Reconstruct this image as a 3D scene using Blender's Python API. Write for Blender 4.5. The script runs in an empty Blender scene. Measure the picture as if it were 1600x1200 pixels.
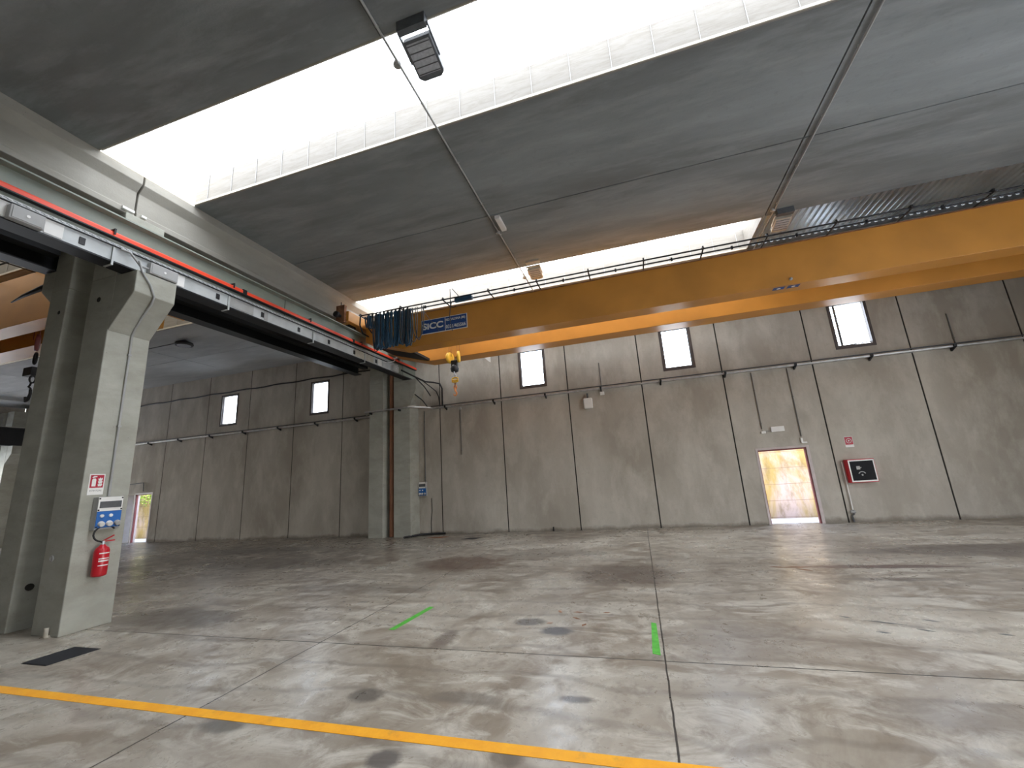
import bpy, math, random
from mathutils import Vector, Matrix
random.seed(7)
S = bpy.context.scene
COL = S.collection

# ---------------------------------------------------------------- camera
F_PX = 643.4
yaw, pit, rol = -0.279369, 0.222148, -0.065544
cy, sy, cp, sp, cr, sr = math.cos(yaw), math.sin(yaw), math.cos(pit), math.sin(pit), math.cos(rol), math.sin(rol)
fw = Vector((sy*cp, cy*cp, sp)); r0 = Vector((cy, -sy, 0)); u0 = r0.cross(fw)
cr_ = cr*r0 + sr*u0; cu_ = -sr*r0 + cr*u0
cam = bpy.data.objects.new('camera', bpy.data.cameras.new('camera'))
COL.objects.link(cam)
cam.data.sensor_width = 36.0
cam.data.lens = 36.0*F_PX/1600.0
cam.data.clip_start = 0.05; cam.data.clip_end = 500
M3 = Matrix((cr_, cu_, -fw)).transposed()
cam.matrix_world = Matrix.Translation((0, 0, 1.76)) @ M3.to_4x4()
S.camera = cam

# ---------------------------------------------------------------- world, sun, exposure
S.view_settings.view_transform = 'Standard'
S.view_settings.look = 'None'
S.view_settings.exposure = 0.72
S.view_settings.gamma = 1.0
S.view_settings.use_curve_mapping = False
W = bpy.data.worlds.new('world'); S.world = W; W.use_nodes = True
wn = W.node_tree.nodes; wl = W.node_tree.links
bg = wn['Background']
tc = wn.new('ShaderNodeTexCoord'); sx = wn.new('ShaderNodeSeparateXYZ'); rp = wn.new('ShaderNodeValToRGB')
rp.color_ramp.elements[0].position = 0.0; rp.color_ramp.elements[0].color = (1.0, 0.98, 0.93, 1)
rp.color_ramp.elements[1].position = 0.7; rp.color_ramp.elements[1].color = (0.46, 0.62, 0.95, 1)
wl.new(tc.outputs['Generated'], sx.inputs[0]); wl.new(sx.outputs[2], rp.inputs[0]); wl.new(rp.outputs[0], bg.inputs[0])
bg.inputs[1].default_value = 7.0
SKYLIGHT_EMIT = 2.6
sun = bpy.data.objects.new('sun', bpy.data.lights.new('sun', 'SUN')); COL.objects.link(sun)
sun.data.energy = 9.0; sun.data.angle = math.radians(1.0); sun.data.color = (1.0, 0.95, 0.86)
sun.rotation_euler = Vector((-0.12, 0.18, -0.97)).to_track_quat('-Z', 'Y').to_euler()
sun.location = (0, -20, 30)

# ---------------------------------------------------------------- materials
def mat(name):
    m = bpy.data.materials.new(name); m.use_nodes = True
    return m, m.node_tree.nodes, m.node_tree.links, m.node_tree.nodes['Principled BSDF']
def simple(name, col, rough=0.6, metal=0.0, var=0.12, scale=3.0, bump=0.0, bscale=60.0, spec=0.5):
    m, n, l, b = mat(name)
    g = n.new('ShaderNodeNewGeometry')
    ns = n.new('ShaderNodeTexNoise'); ns.inputs['Scale'].default_value = scale; ns.inputs['Detail'].default_value = 5
    l.new(g.outputs['Position'], ns.inputs['Vector'])
    mr = n.new('ShaderNodeMapRange'); mr.inputs[1].default_value = 0.3; mr.inputs[2].default_value = 0.7
    mr.inputs[3].default_value = 1-var; mr.inputs[4].default_value = 1+var
    l.new(ns.outputs['Fac'], mr.inputs[0])
    mx = n.new('ShaderNodeVectorMath'); mx.operation = 'SCALE'; mx.inputs[0].default_value = col[:3]
    l.new(mr.outputs[0], mx.inputs['Scale']); l.new(mx.outputs[0], b.inputs['Base Color'])
    b.inputs['Roughness'].default_value = rough; b.inputs['Metallic'].default_value = metal
    b.inputs['Specular IOR Level'].default_value = spec
    if bump:
        n2 = n.new('ShaderNodeTexNoise'); n2.inputs['Scale'].default_value = bscale; n2.inputs['Detail'].default_value = 4
        l.new(g.outputs['Position'], n2.inputs['Vector'])
        bp = n.new('ShaderNodeBump'); bp.inputs['Strength'].default_value = bump; bp.inputs['Distance'].default_value = 0.02
        l.new(n2.outputs['Fac'], bp.inputs['Height']); l.new(bp.outputs[0], b.inputs['Normal'])
    return m
def noise(n, l, vec, scale, detail=5, rough=0.55, mul=(1, 1, 1), dist=0.0):
    mp = n.new('ShaderNodeMapping'); mp.inputs['Scale'].default_value = mul
    l.new(vec, mp.inputs[0])
    t = n.new('ShaderNodeTexNoise'); t.inputs['Scale'].default_value = scale; t.inputs['Detail'].default_value = detail
    t.inputs['Roughness'].default_value = rough; t.inputs['Distortion'].default_value = dist
    l.new(mp.outputs[0], t.inputs['Vector'])
    return t.outputs['Fac']
def rng(n, l, src, a, b, c, d, smooth=False):
    mr = n.new('ShaderNodeMapRange')
    if smooth: mr.interpolation_type = 'SMOOTHSTEP'
    l.new(src, mr.inputs[0])
    for i, v in enumerate((a, b, c, d)): mr.inputs[i+1].default_value = v
    return mr.outputs[0]
def mixc(n, l, fac, a, b):
    m = n.new('ShaderNodeMix'); m.data_type = 'RGBA'
    if isinstance(fac, (int, float)): m.inputs[0].default_value = fac
    else: l.new(fac, m.inputs[0])
    for i, v in ((6, a), (7, b)):
        if isinstance(v, tuple): m.inputs[i].default_value = (*v[:3], 1)
        else: l.new(v, m.inputs[i])
    return m.outputs[2]
def math_(n, l, op, a, b=None, c=None):
    m = n.new('ShaderNodeMath'); m.operation = op
    for i, v in enumerate((a, b, c)):
        if v is None: continue
        if isinstance(v, (int, float)): m.inputs[i].default_value = v
        else: l.new(v, m.inputs[i])
    return m.outputs[0]

def concrete(name, base, dark, light, streak=(1, 1, 1), rough=0.85, pits=True, big=0.5, fine=9.0, amount=1.0, foot=False):
    m, n, l, b = mat(name)
    pos = n.new('ShaderNodeNewGeometry').outputs['Position']
    a = noise(n, l, pos, big, 6, 0.6, streak, 0.3)
    c = mixc(n, l, rng(n, l, a, 0.35, 0.65, 0, 1), dark, base)
    f2 = noise(n, l, pos, 1.7, 7, 0.65, streak, 0.2)
    c = mixc(n, l, rng(n, l, f2, 0.45, 0.75, 0, 0.7*amount), c, light)
    f3 = noise(n, l, pos, fine, 6, 0.7)
    c = mixc(n, l, rng(n, l, f3, 0.55, 0.8, 0, 0.45*amount), c, dark)
    if pits:
        v = n.new('ShaderNodeTexVoronoi'); v.inputs['Scale'].default_value = 16
        l.new(pos, v.inputs['Vector'])
        p = rng(n, l, v.outputs['Distance'], 0.05, 0.11, 1, 0)
        sel = rng(n, l, noise(n, l, pos, 2.2, 3), 0.56, 0.62, 0, 0.75)
        c = mixc(n, l, math_(n, l, 'MULTIPLY', p, sel), c, tuple(x*0.35 for x in dark))
    if foot:   # mud splashed on the bottom edge
        sz = n.new('ShaderNodeSeparateXYZ'); l.new(pos, sz.inputs[0])
        h = math_(n, l, 'SUBTRACT', sz.outputs[2], math_(n, l, 'MULTIPLY', math_(n, l, 'SUBTRACT', noise(n, l, pos, 0.8, 6, 0.7), 0.45), 0.5))
        c = mixc(n, l, rng(n, l, h, 0.0, 0.10, 0.6, 0), c, (0.10, 0.08, 0.06))
    l.new(c, b.inputs['Base Color']); b.inputs['Roughness'].default_value = rough
    b.inputs['Specular IOR Level'].default_value = 0.3
    bp = n.new('ShaderNodeBump'); bp.inputs['Strength'].default_value = 0.25; bp.inputs['Distance'].default_value = 0.01
    l.new(noise(n, l, pos, 35, 5), bp.inputs['Height']); l.new(bp.outputs[0], b.inputs['Normal'])
    return m

M = {}
M['wall'] = concrete('wall_concrete', (0.47, 0.435, 0.375), (0.34, 0.305, 0.255), (0.60, 0.57, 0.50), (1, 1, 0.45), pits=False, foot=True)
M['column'] = concrete('column_concrete', (0.40, 0.40, 0.345), (0.32, 0.315, 0.265), (0.50, 0.49, 0.44), (1.5, 1.5, 3.0), big=0.8, amount=0.6)
M['beam'] = concrete('beam_concrete', (0.36, 0.345, 0.30), (0.27, 0.255, 0.22), (0.45, 0.43, 0.385), (1, 0.5, 1.5), amount=0.7)
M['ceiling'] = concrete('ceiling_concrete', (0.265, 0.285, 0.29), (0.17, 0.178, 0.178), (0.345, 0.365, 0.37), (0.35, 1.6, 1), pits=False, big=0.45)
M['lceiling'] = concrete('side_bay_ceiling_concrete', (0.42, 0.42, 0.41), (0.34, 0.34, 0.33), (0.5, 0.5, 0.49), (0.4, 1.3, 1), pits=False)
M['rearwall'] = simple('dark_rear_wall_paint', (0.12, 0.115, 0.10), 0.85)  # unseen wall kept dark to cut light bouncing forward
M['dark'] = simple('joint_shadow_mastic', (0.02, 0.018, 0.015), 0.9)
M['galv'] = simple('galvanised_steel', (0.55, 0.56, 0.57), 0.42, 0.75, 0.2, 6)
M['trunk'] = simple('pale_trunking_metal', (0.50, 0.52, 0.515), 0.5, 0.1, 0.18, 2.5)
M['greysteel'] = simple('grey_green_painted_steel', (0.25, 0.285, 0.24), 0.5, 0.0, 0.2, 1.2)
M['blacksteel'] = simple('dark_painted_steel', (0.010, 0.011, 0.014), 0.55, 0.0, 0.3, 2)  # black also carries the shade under the runway girders
M['railsteel'] = simple('worn_rail_steel', (0.55, 0.53, 0.5), 0.35, 0.8, 0.2, 4)
M['red'] = simple('red_conductor_plastic', (0.85, 0.075, 0.03), 0.45, 0.0, 0.12, 1.5)
M['crane'] = simple('yellow_ochre_crane_paint', (0.57, 0.25, 0.042), 0.42, 0.0, 0.14, 0.9, 0.05, 8)
M['yellow'] = simple('yellow_pulley_paint', (0.85, 0.5, 0.04), 0.45, 0.0, 0.1, 5)
M['rust'] = simple('rusty_brown_steel', (0.26, 0.12, 0.06), 0.7, 0.2, 0.35, 7)
M['pipebrown'] = simple('copper_brown_downpipe', (0.35, 0.16, 0.09), 0.55, 0.0, 0.2, 2)
M['rubber'] = simple('black_rubber', (0.012, 0.012, 0.013), 0.55, 0.0, 0.2, 5)
M['cableblue'] = simple('blue_grey_cable_rubber', (0.022, 0.075, 0.14), 0.35, 0.0, 0.3, 9)
M['cablegrey'] = simple('grey_cable_rubber', (0.06, 0.065, 0.072), 0.4, 0.0, 0.2, 9)
M['white'] = simple('white_plastic', (0.78, 0.77, 0.74), 0.45, 0.0, 0.05, 5)
M['greyplastic'] = simple('grey_plastic', (0.36, 0.36, 0.35), 0.5, 0.0, 0.08, 5)
M['dullpipe'] = simple('dull_grey_conduit', (0.15, 0.145, 0.135), 0.6)
M['dgrey'] = simple('dark_grey_plastic', (0.09, 0.095, 0.10), 0.4, 0.0, 0.2, 8)
M['bluepanel'] = simple('blue_socket_panel_plastic', (0.02, 0.13, 0.42), 0.4, 0.0, 0.08, 5)
M['signred'] = simple('dark_red_sign_print', (0.42, 0.015, 0.04), 0.5, 0.0, 0.06, 5)
M['extred'] = simple('glossy_red_extinguisher_paint', (0.50, 0.01, 0.02), 0.3, 0.0, 0.06, 5)
M['signblue'] = simple('deep_blue_sign_print', (0.01, 0.055, 0.22), 0.4, 0.0, 0.1, 5)
M['black'] = simple('black_gloss_window', (0.008, 0.008, 0.01), 0.5, 0.0, 0.2, 5, spec=0.12)
M['frame'] = simple('dark_bronze_window_frame', (0.07, 0.055, 0.05), 0.5, 0.0, 0.15, 5)
M['doorframe'] = simple('pale_door_frame_paint', (0.55, 0.48, 0.46), 0.5, 0.0, 0.1, 5)
M['doorred'] = simple('dark_red_door_edge_paint', (0.22, 0.06, 0.06), 0.5, 0.0, 0.1, 5)
M['doorleaf'] = simple('white_door_leaf_paint', (0.8, 0.8, 0.82), 0.5, 0.0, 0.05, 5)
M['green'] = simple('green_floor_tape', (0.09, 0.42, 0.045), 0.55, 0.0, 0.2, 14)
M['grate'] = simple('black_drain_grate_iron', (0.012, 0.012, 0.014), 0.6, 0.3, 0.3, 20)
M['lens'] = simple('lamp_lens_glass', (0.42, 0.44, 0.47), 0.25, 0.0, 0.15, 30)
M['lampbody'] = simple('grey_floodlight_casting', (0.12, 0.13, 0.14), 0.5, 0.3, 0.15, 12)
M['beige'] = simple('beige_floodlight_casting', (0.5, 0.46, 0.38), 0.5, 0.0, 0.1, 12)
M['corr'] = simple('corrugated_galvanised_sheet', (0.62, 0.66, 0.67), 0.28, 0.75, 0.3, 0.8)
M['asphalt'] = simple('pale_yard_paving', (0.62, 0.6, 0.56), 0.9, 0.0, 0.12, 2)
M['leaf'] = simple('bright_green_foliage', (0.28, 0.42, 0.05), 0.7, 0.0, 0.4, 6)
M['orangehook'] = simple('orange_chain_paint', (0.75, 0.28, 0.09), 0.45, 0.3, 0.2, 30)

def yellow_line_mat():
    m, n, l, b = mat('worn_yellow_floor_paint')
    pos = n.new('ShaderNodeNewGeometry').outputs['Position']
    f = noise(n, l, pos, 5, 7, 0.7)
    c = mixc(n, l, rng(n, l, f, 0.4, 0.7, 0, 1), (0.85, 0.36, 0.008), (0.95, 0.45, 0.015))
    d = noise(n, l, pos, 1.6, 7, 0.7)
    c = mixc(n, l, rng(n, l, d, 0.54, 0.70, 0, 0.75), c, (0.33, 0.2, 0.07))
    l.new(c, b.inputs['Base Color']); b.inputs['Roughness'].default_value = 0.5
    return m
M['line'] = yellow_line_mat()

def boundary_mat():
    m, n, l, b = mat('stained_boundary_wall_concrete')
    pos = n.new('ShaderNodeNewGeometry').outputs['Position']
    f = noise(n, l, pos, 0.9, 6, 0.65, (1.2, 1, 0.5), 0.6)
    c = mixc(n, l, rng(n, l, f, 0.42, 0.6, 0, 1), (0.60, 0.48, 0.45), (0.47, 0.34, 0.13))
    f2 = noise(n, l, pos, 4, 6, 0.7, (1, 1, 0.4))
    c = mixc(n, l, rng(n, l, f2, 0.48, 0.7, 0, 0.7), c, (0.24, 0.17, 0.07))
    sp_ = n.new('ShaderNodeSeparateXYZ'); l.new(pos, sp_.inputs[0])
    mo = math_(n, l, 'FRACT', math_(n, l, 'DIVIDE', sp_.outputs[2], 0.5))
    c = mixc(n, l, rng(n, l, mo, 0.015, 0.03, 0.8, 0), c, (0.2, 0.13, 0.1))
    l.new(c, b.inputs['Base Color']); b.inputs['Roughness'].default_value = 0.9
    return m
M['boundary'] = boundary_mat()

def floor_mat():
    m, n, l, b = mat('power_floated_stained_concrete_floor')
    pos = n.new('ShaderNodeNewGeometry').outputs['Position']
    sp_ = n.new('ShaderNodeSeparateXYZ'); l.new(pos, sp_.inputs[0])
    X, Y = sp_.outputs[0], sp_.outputs[1]
    a = noise(n, l, pos, 0.55, 7, 0.65, (1, 1, 1), 0.9)
    c = mixc(n, l, rng(n, l, a, 0.40, 0.60, 0, 1), (0.24, 0.195, 0.145), (0.44, 0.395, 0.325))
    a2 = noise(n, l, pos, 1.5, 8, 0.7, (1, 1.5, 1), 1.2)
    c = mixc(n, l, rng(n, l, a2, 0.47, 0.62, 0, 0.75), c, (0.58, 0.54, 0.46))
    a3 = noise(n, l, pos, 3.4, 8, 0.72, (1.2, 1, 1), 0.35)
    c = mixc(n, l, rng(n, l, a3, 0.54, 0.70, 0, 0.65), c, (0.14, 0.105, 0.075))
    a4 = noise(n, l, pos, 9, 8, 0.75, (1, 1.4, 1), 0.3)
    c = mixc(n, l, rng(n, l, a4, 0.5, 0.75, 0, 0.22), c, (0.17, 0.14, 0.11))
    a5 = noise(n, l, pos, 0.32, 5, 0.6, (1, 1, 1), 0.5)
    c = mixc(n, l, rng(n, l, a5, 0.50, 0.66, 0, 0.4), c, (0.17, 0.14, 0.11))
    # tyre sweeps: distorted bands
    wv = n.new('ShaderNodeTexWave'); wv.wave_type = 'RINGS'; wv.inputs['Scale'].default_value = 0.55
    wv.inputs['Distortion'].default_value = 7; wv.inputs['Detail'].default_value = 4; wv.inputs['Detail Scale'].default_value = 0.8
    l.new(pos, wv.inputs['Vector'])
    c = mixc(n, l, rng(n, l, wv.outputs['Fac'], 0.0, 0.10, 0.35, 0), c, (0.12, 0.095, 0.075))
    # grime builds up towards the side bay and the far right, pale worn area near the gate
    far = rng(n, l, math_(n, l, 'SUBTRACT', Y, math_(n, l, 'MULTIPLY', X, 0.55)), 9.5, 17, 0, 0.8, True)
    far = math_(n, l, 'MULTIPLY', far, rng(n, l, a2, 0.35, 0.62, 1.2, 0.2))
    c = mixc(n, l, far, c, (0.095, 0.08, 0.068))
    # individual stains (x, y, rx, ry, strength, colour)
    rag = noise(n, l, pos, 2.6, 6, 0.7)
    rag2 = noise(n, l, pos, 11, 6, 0.7)
    stains = [(-3.9, 8.9, 1.0, 0.75, .75, (0.10, 0.055, 0.035)), (-0.45, 7.9, 0.85, 0.8, .75, (0.09, 0.06, 0.045)), (-2.37, 4.78, 0.13, 0.26, .75, (0.13, 0.1, 0.08)),
              (-1.52, 5.42, .2, .13, .8, (0.10, 0.09, 0.085)), (-1.15, 5.16, .2, .13, .85, (0.085, 0.085, 0.09)), (-2.5, 3.5, .16, .12, .8, (0.10, 0.085, 0.07)),
              (-1.62, 3.6, .3, .09, .6, (0.13, 0.11, 0.09)), (-0.7, 3.72, .15, .06, .75, (0.09, 0.08, 0.075)), (-3.4, 2.9, .2, .10, .7, (0.10, 0.09, 0.075)),
              (-1.85, 2.78, .12, .1, .8, (0.07, 0.06, 0.055)), (-1.05, 2.95, .12, .1, .7, (0.09, 0.07, 0.05)), (5.9, 9.7, 2.2, .55, .75, (0.09, 0.07, 0.06)),
              (3.4, 8.4, 1.3, .12, .8, (0.10, 0.055, 0.05)), (3.3, 7.6, .7, .1, .6, (0.10, 0.08, 0.07)), (-7.0, 5.1, 1.2, .45, .7, (0.11, 0.09, 0.07)),
              (0.9, 5.1, .9, .5, .45, (0.14, 0.11, 0.09)), (-2.2, 9.9, 1.3, .5, .45, (0.13, 0.11, 0.09)), (2.2, 3.9, .9, .25, .5, (0.13, 0.10, 0.08)),
              (-5.0, 6.8, 1.6, .35, .4, (0.14, 0.12, 0.10)), (8.3, 8.0, 1.8, .4, .6, (0.09, 0.08, 0.07)), (5.5, 7.2, 1.2, .3, .5, (0.12, 0.10, 0.09)), (-9.5, 9.0, 2.5, .7, .55, (0.10, 0.085, 0.07)),
              (-12, 11.0, 3, .6, .5, (0.09, 0.08, 0.07)), (7.5, 5.2, 1.2, .3, .5, (0.13, 0.11, 0.1)), (4.0, 4.9, .8, .18, .5, (0.13, 0.11, 0.1))]
    for (x, y, rx, ry, st, co) in stains:
        dx = math_(n, l, 'MULTIPLY', math_(n, l, 'SUBTRACT', X, x), 1/rx)
        dy = math_(n, l, 'MULTIPLY', math_(n, l, 'SUBTRACT', Y, y), 1/ry)
        r2 = math_(n, l, 'ADD', math_(n, l, 'MULTIPLY', dx, dx), math_(n, l, 'MULTIPLY', dy, dy))
        r2 = math_(n, l, 'ADD', r2, math_(n, l, 'MULTIPLY', math_(n, l, 'SUBTRACT', rag, 0.5), 1.7))
        r2 = math_(n, l, 'ADD', r2, math_(n, l, 'MULTIPLY', math_(n, l, 'SUBTRACT', rag2, 0.5), 1.2))
        c = mixc(n, l, rng(n, l, r2, 0.5, 1.35, st, 0), c, co)
    # saw-cut joints
    def cut(v, at_, w):
        return rng(n, l, math_(n, l, 'ABSOLUTE', math_(n, l, 'SUBTRACT', v, at_)), w*0.7, w*1.2, 0.95, 0)
    wob = math_(n, l, 'MULTIPLY', math_(n, l, 'SUBTRACT', noise(n, l, pos, 4, 3), 0.5), 0.02)
    Xw = math_(n, l, 'ADD', X, wob); Yw = math_(n, l, 'ADD', Y, wob)
    j = cut(Xw, 0.015, 0.008)
    for q in (-3.86, -11.6): j = math_(n, l, 'MAXIMUM', j, cut(Xw, q, 0.008))
    for q in (4.51,): j = math_(n, l, 'MAXIMUM', j, cut(Yw, q, 0.008))
    c = mixc(n, l, j, c, (0.018, 0.014, 0.01))
    l.new(c, b.inputs['Base Color'])
    ro = rng(n, l, a, 0.3, 0.7, 0.40, 0.22)
    ro = math_(n, l, 'ADD', ro, rng(n, l, a3, 0.4, 0.7, -0.04, 0.12))
    l.new(ro, b.inputs['Roughness'])
    b.inputs['Specular IOR Level'].default_value = 0.55
    bp = n.new('ShaderNodeBump'); bp.inputs['Strength'].default_value = 0.10; bp.inputs['Distance'].default_value = 0.01
    l.new(noise(n, l, pos, 6, 6), bp.inputs['Height']); l.new(bp.outputs[0], b.inputs['Normal'])
    return m
M['floor'] = floor_mat()

def skylight_mat(em_=SKYLIGHT_EMIT, old=False):
    m, n, l, b = mat('translucent_rooflight_sheet')
    n.remove(b); out = n['Material Output']
    pos = n.new('ShaderNodeNewGeometry').outputs['Position']
    f = noise(n, l, pos, 2.2, 6, 0.7, (4.0, 0.8, 0.8), 0.4)
    g = noise(n, l, pos, 9, 5, 0.7)
    c = mixc(n, l, rng(n, l, f, 0.5, 0.72, 0, 0.5), (0.93, 0.94, 0.93), (0.74, 0.66, 0.56))
    c = mixc(n, l, rng(n, l, g, 0.58, 0.75, 0, 0.4), c, (0.55, 0.5, 0.42))
    if old: c = mixc(n, l, 0.6, c, (0.80, 0.62, 0.36))
    tr = n.new('ShaderNodeBsdfTranslucent'); l.new(mixc(n, l, 0.92 if old else 0.65, c, (0.0, 0.0, 0.0)), tr.inputs[0])
    em = n.new('ShaderNodeEmission'); l.new(c, em.inputs[0]); em.inputs[1].default_value = em_  # the sheet's own glow stands in for daylight coming through
    ad = n.new('ShaderNodeAddShader'); l.new(tr.outputs[0], ad.inputs[0]); l.new(em.outputs[0], ad.inputs[1])
    l.new(ad.outputs[0], out.inputs[0])
    return m
M['sky'] = skylight_mat(); M['sky_clear'] = skylight_mat(SKYLIGHT_EMIT*1.35); M['sky_old'] = skylight_mat(0.45, True)  # boosted sheet glows more, to light the rear crane girder
def curb_mat():
    m, n, l, b = mat('dirty_white_rooflight_curb')
    pos = n.new('ShaderNodeNewGeometry').outputs['Position']
    f = noise(n, l, pos, 3, 7, 0.72, (0.7, 1, 5), 0.8)
    c = mixc(n, l, rng(n, l, f, 0.42, 0.7, 0, 0.8), (0.255, 0.24, 0.215), (0.19, 0.17, 0.14))
    g = noise(n, l, pos, 12, 6, 0.75, (1, 1, 3))
    c = mixc(n, l, rng(n, l, g, 0.55, 0.75, 0, 0.5), c, (0.18, 0.155, 0.12))
    l.new(c, b.inputs['Base Color']); b.inputs['Roughness'].default_value = 0.8
    return m
M['curb'] = curb_mat()
def glass_mat():
    m, n, l, b = mat('thin_window_glass')
    n.remove(b); out = n['Material Output']
    t = n.new('ShaderNodeBsdfTransparent'); t.inputs[0].default_value = (0.93, 0.96, 0.98, 1)
    g = n.new('ShaderNodeBsdfGlossy'); g.inputs['Roughness'].default_value = 0.03
    mx = n.new('ShaderNodeMixShader'); mx.inputs[0].default_value = 0.05; l.new(t.outputs[0], mx.inputs[1]); l.new(g.outputs[0], mx.inputs[2])
    l.new(mx.outputs[0], out.inputs[0])
    return m
M['glass'] = glass_mat()

# ---------------------------------------------------------------- mesh helpers
class MB:
    def __init__(s): s.v = []; s.f = []; s.sm = []
    def add(s, vs, fs, smooth=False):
        o = len(s.v); s.v += [tuple(v) for v in vs]
        s.f += [tuple(i+o for i in f) for f in fs]; s.sm += [smooth]*len(fs); return s
    def box(s, x0, x1, y0, y1, z0, z1):
        vs = [(x, y, z) for x in (x0, x1) for y in (y0, y1) for z in (z0, z1)]
        return s.add(vs, [(0, 1, 3, 2), (4, 6, 7, 5), (0, 4, 5, 1), (2, 3, 7, 6), (0, 2, 6, 4), (1, 5, 7, 3)])
    def prism(s, pts, axis, a, b):
        """polygon pts extruded along axis; pts are the two other coords in order (x,y,z minus axis)"""
        def mk(p, t):
            if axis == 'x': return (t, p[0], p[1])
            if axis == 'y': return (p[0], t, p[1])
            return (p[0], p[1], t)
        n = len(pts); vs = [mk(p, a) for p in pts]+[mk(p, b) for p in pts]
        fs = [tuple(range(n)), tuple(range(2*n-1, n-1, -1))]+[(i, i+n, (i+1) % n+n, (i+1) % n) for i in range(n)]
        return s.add(vs, fs)
    def tube(s, pts, r, seg=8, caps=True, radii=None):
        pts = [Vector(p) for p in pts]; rings = []
        prev = None
        for i, p in enumerate(pts):
            t = (pts[min(i+1, len(pts)-1)]-pts[max(i-1, 0)])
            if t.length < 1e-9: t = Vector((0, 0, 1))
            t.normalize()
            if prev is None:
                u = t.orthogonal().normalized()
            else:
                u = (prev - t*prev.dot(t))
                u = u.normalized() if u.length > 1e-6 else t.orthogonal().normalized()
            prev = u; w = t.cross(u)
            rr = radii[i] if radii else r
            rings.append([p+rr*(math.cos(2*math.pi*k/seg)*u+math.sin(2*math.pi*k/seg)*w) for k in range(seg)])
        vs = [v for R_ in rings for v in R_]; fs = []
        for i in range(len(rings)-1):
            for k in range(seg):
                fs.append((i*seg+k, i*seg+(k+1) % seg, (i+1)*seg+(k+1) % seg, (i+1)*seg+k))
        s.add(vs, fs, True)
        if caps:
            s.add(rings[0], [tuple(range(seg-1, -1, -1))]); s.add(rings[-1], [tuple(range(seg))])
        return s
    def lathe(s, prof, origin, axis=(0, 0, 1), seg=24):
        ax = Vector(axis).normalized(); o = Vector(origin)
        pts = [o+ax*h for h, r in prof]
        u = ax.orthogonal().normalized(); w = ax.cross(u); vs = []; fs = []
        for (h, r), p in zip(prof, pts):
            for k in range(seg):
                a = 2*math.pi*k/seg; vs.append(p+r*(math.cos(a)*u+math.sin(a)*w))
        for i in range(len(prof)-1):
            for k in range(seg):
                fs.append((i*seg+k, i*seg+(k+1) % seg, (i+1)*seg+(k+1) % seg, (i+1)*seg+k))
        s.add(vs, fs, True)
        if prof[0][1] > 1e-4: s.add(vs[:seg], [tuple(range(seg-1, -1, -1))])
        if prof[-1][1] > 1e-4: s.add(vs[-seg:], [tuple(range(seg))])
        return s
    def build(s, name, m, parent=None, bevel=0.0):
        me = bpy.data.meshes.new(name); me.from_pydata(s.v, [], s.f); me.validate(); me.update()
        me.polygons.foreach_set('use_smooth', s.sm[:len(me.polygons)] if len(s.sm) >= len(me.polygons) else [False]*len(me.polygons))
        o = bpy.data.objects.new(name, me); COL.objects.link(o)
        me.materials.append(M[m] if isinstance(m, str) else m)
        import bmesh as _b
        bm = _b.new(); bm.from_mesh(me); _b.ops.recalc_face_normals(bm, faces=bm.faces); bm.to_mesh(me); bm.free()
        if bevel:
            bv = o.modifiers.new('bevel', 'BEVEL'); bv.width = bevel; bv.segments = 2; bv.limit_method = 'ANGLE'
        if parent:
            o.parent = parent; o.matrix_parent_inverse = Matrix.Translation(-parent.location)
        return o
def tag(o, label=None, cat=None, group=None, kind=None):
    if label: o['label'] = label
    if cat: o['category'] = cat
    if group: o['group'] = group
    if kind: o['kind'] = kind
    return o
def thing(name, loc, label, cat, group=None):
    o = bpy.data.objects.new(name, None); COL.objects.link(o); o.location = loc; o.empty_display_size = 0.1
    return tag(o, label, cat, group)
def struct(name, mb, m, label=None, parent=None, bevel=0):
    o = mb.build(name, m, parent, bevel)
    if parent is None:
        tag(o, label, 'building structure', None, 'structure')
    return o
def text(name, body, m, parent, origin, right, up, width, height, depth=0.003, bold=0.0):
    cu = bpy.data.curves.new(name, 'FONT'); cu.body = body; cu.extrude = 0.0; cu.offset = bold
    to = bpy.data.objects.new(name+'_tmp', cu); COL.objects.link(to)
    dg = bpy.context.evaluated_depsgraph_get(); dg.update()
    me = bpy.data.meshes.new_from_object(to.evaluated_get(dg))
    COL.objects.unlink(to); bpy.data.objects.remove(to)
    xs = [v.co.x for v in me.vertices]; ys = [v.co.y for v in me.vertices]
    x0, x1, y0, y1 = min(xs), max(xs), min(ys), max(ys)
    R_, U_ = Vector(right).normalized(), Vector(up).normalized(); N_ = R_.cross(U_); O_ = Vector(origin)
    for v in me.vertices:
        v.co = O_+R_*((v.co.x-x0)/(x1-x0)*width)+U_*((v.co.y-y0)/(y1-y0)*height)+N_*depth
    me.name = name; me.materials.clear(); me.materials.append(M[m])
    o = bpy.data.objects.new(name, me); COL.objects.link(o); o.parent = parent
    o.matrix_parent_inverse = Matrix.Translation(-parent.location)
    return o

# ---------------------------------------------------------------- setting
YW = 13.64           # inner face of the far wall
YB, XL, XR = -4.0, -31.5, 11.2
XB0, XB1 = -9.66, -7.93     # beam row between the two bays
struct('floor', MB().box(XL-0.3, XR+0.3, YB-0.3, YW+0.28, -0.3, 0), 'floor', 'stained glossy power-floated concrete floor of the hall')

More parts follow.
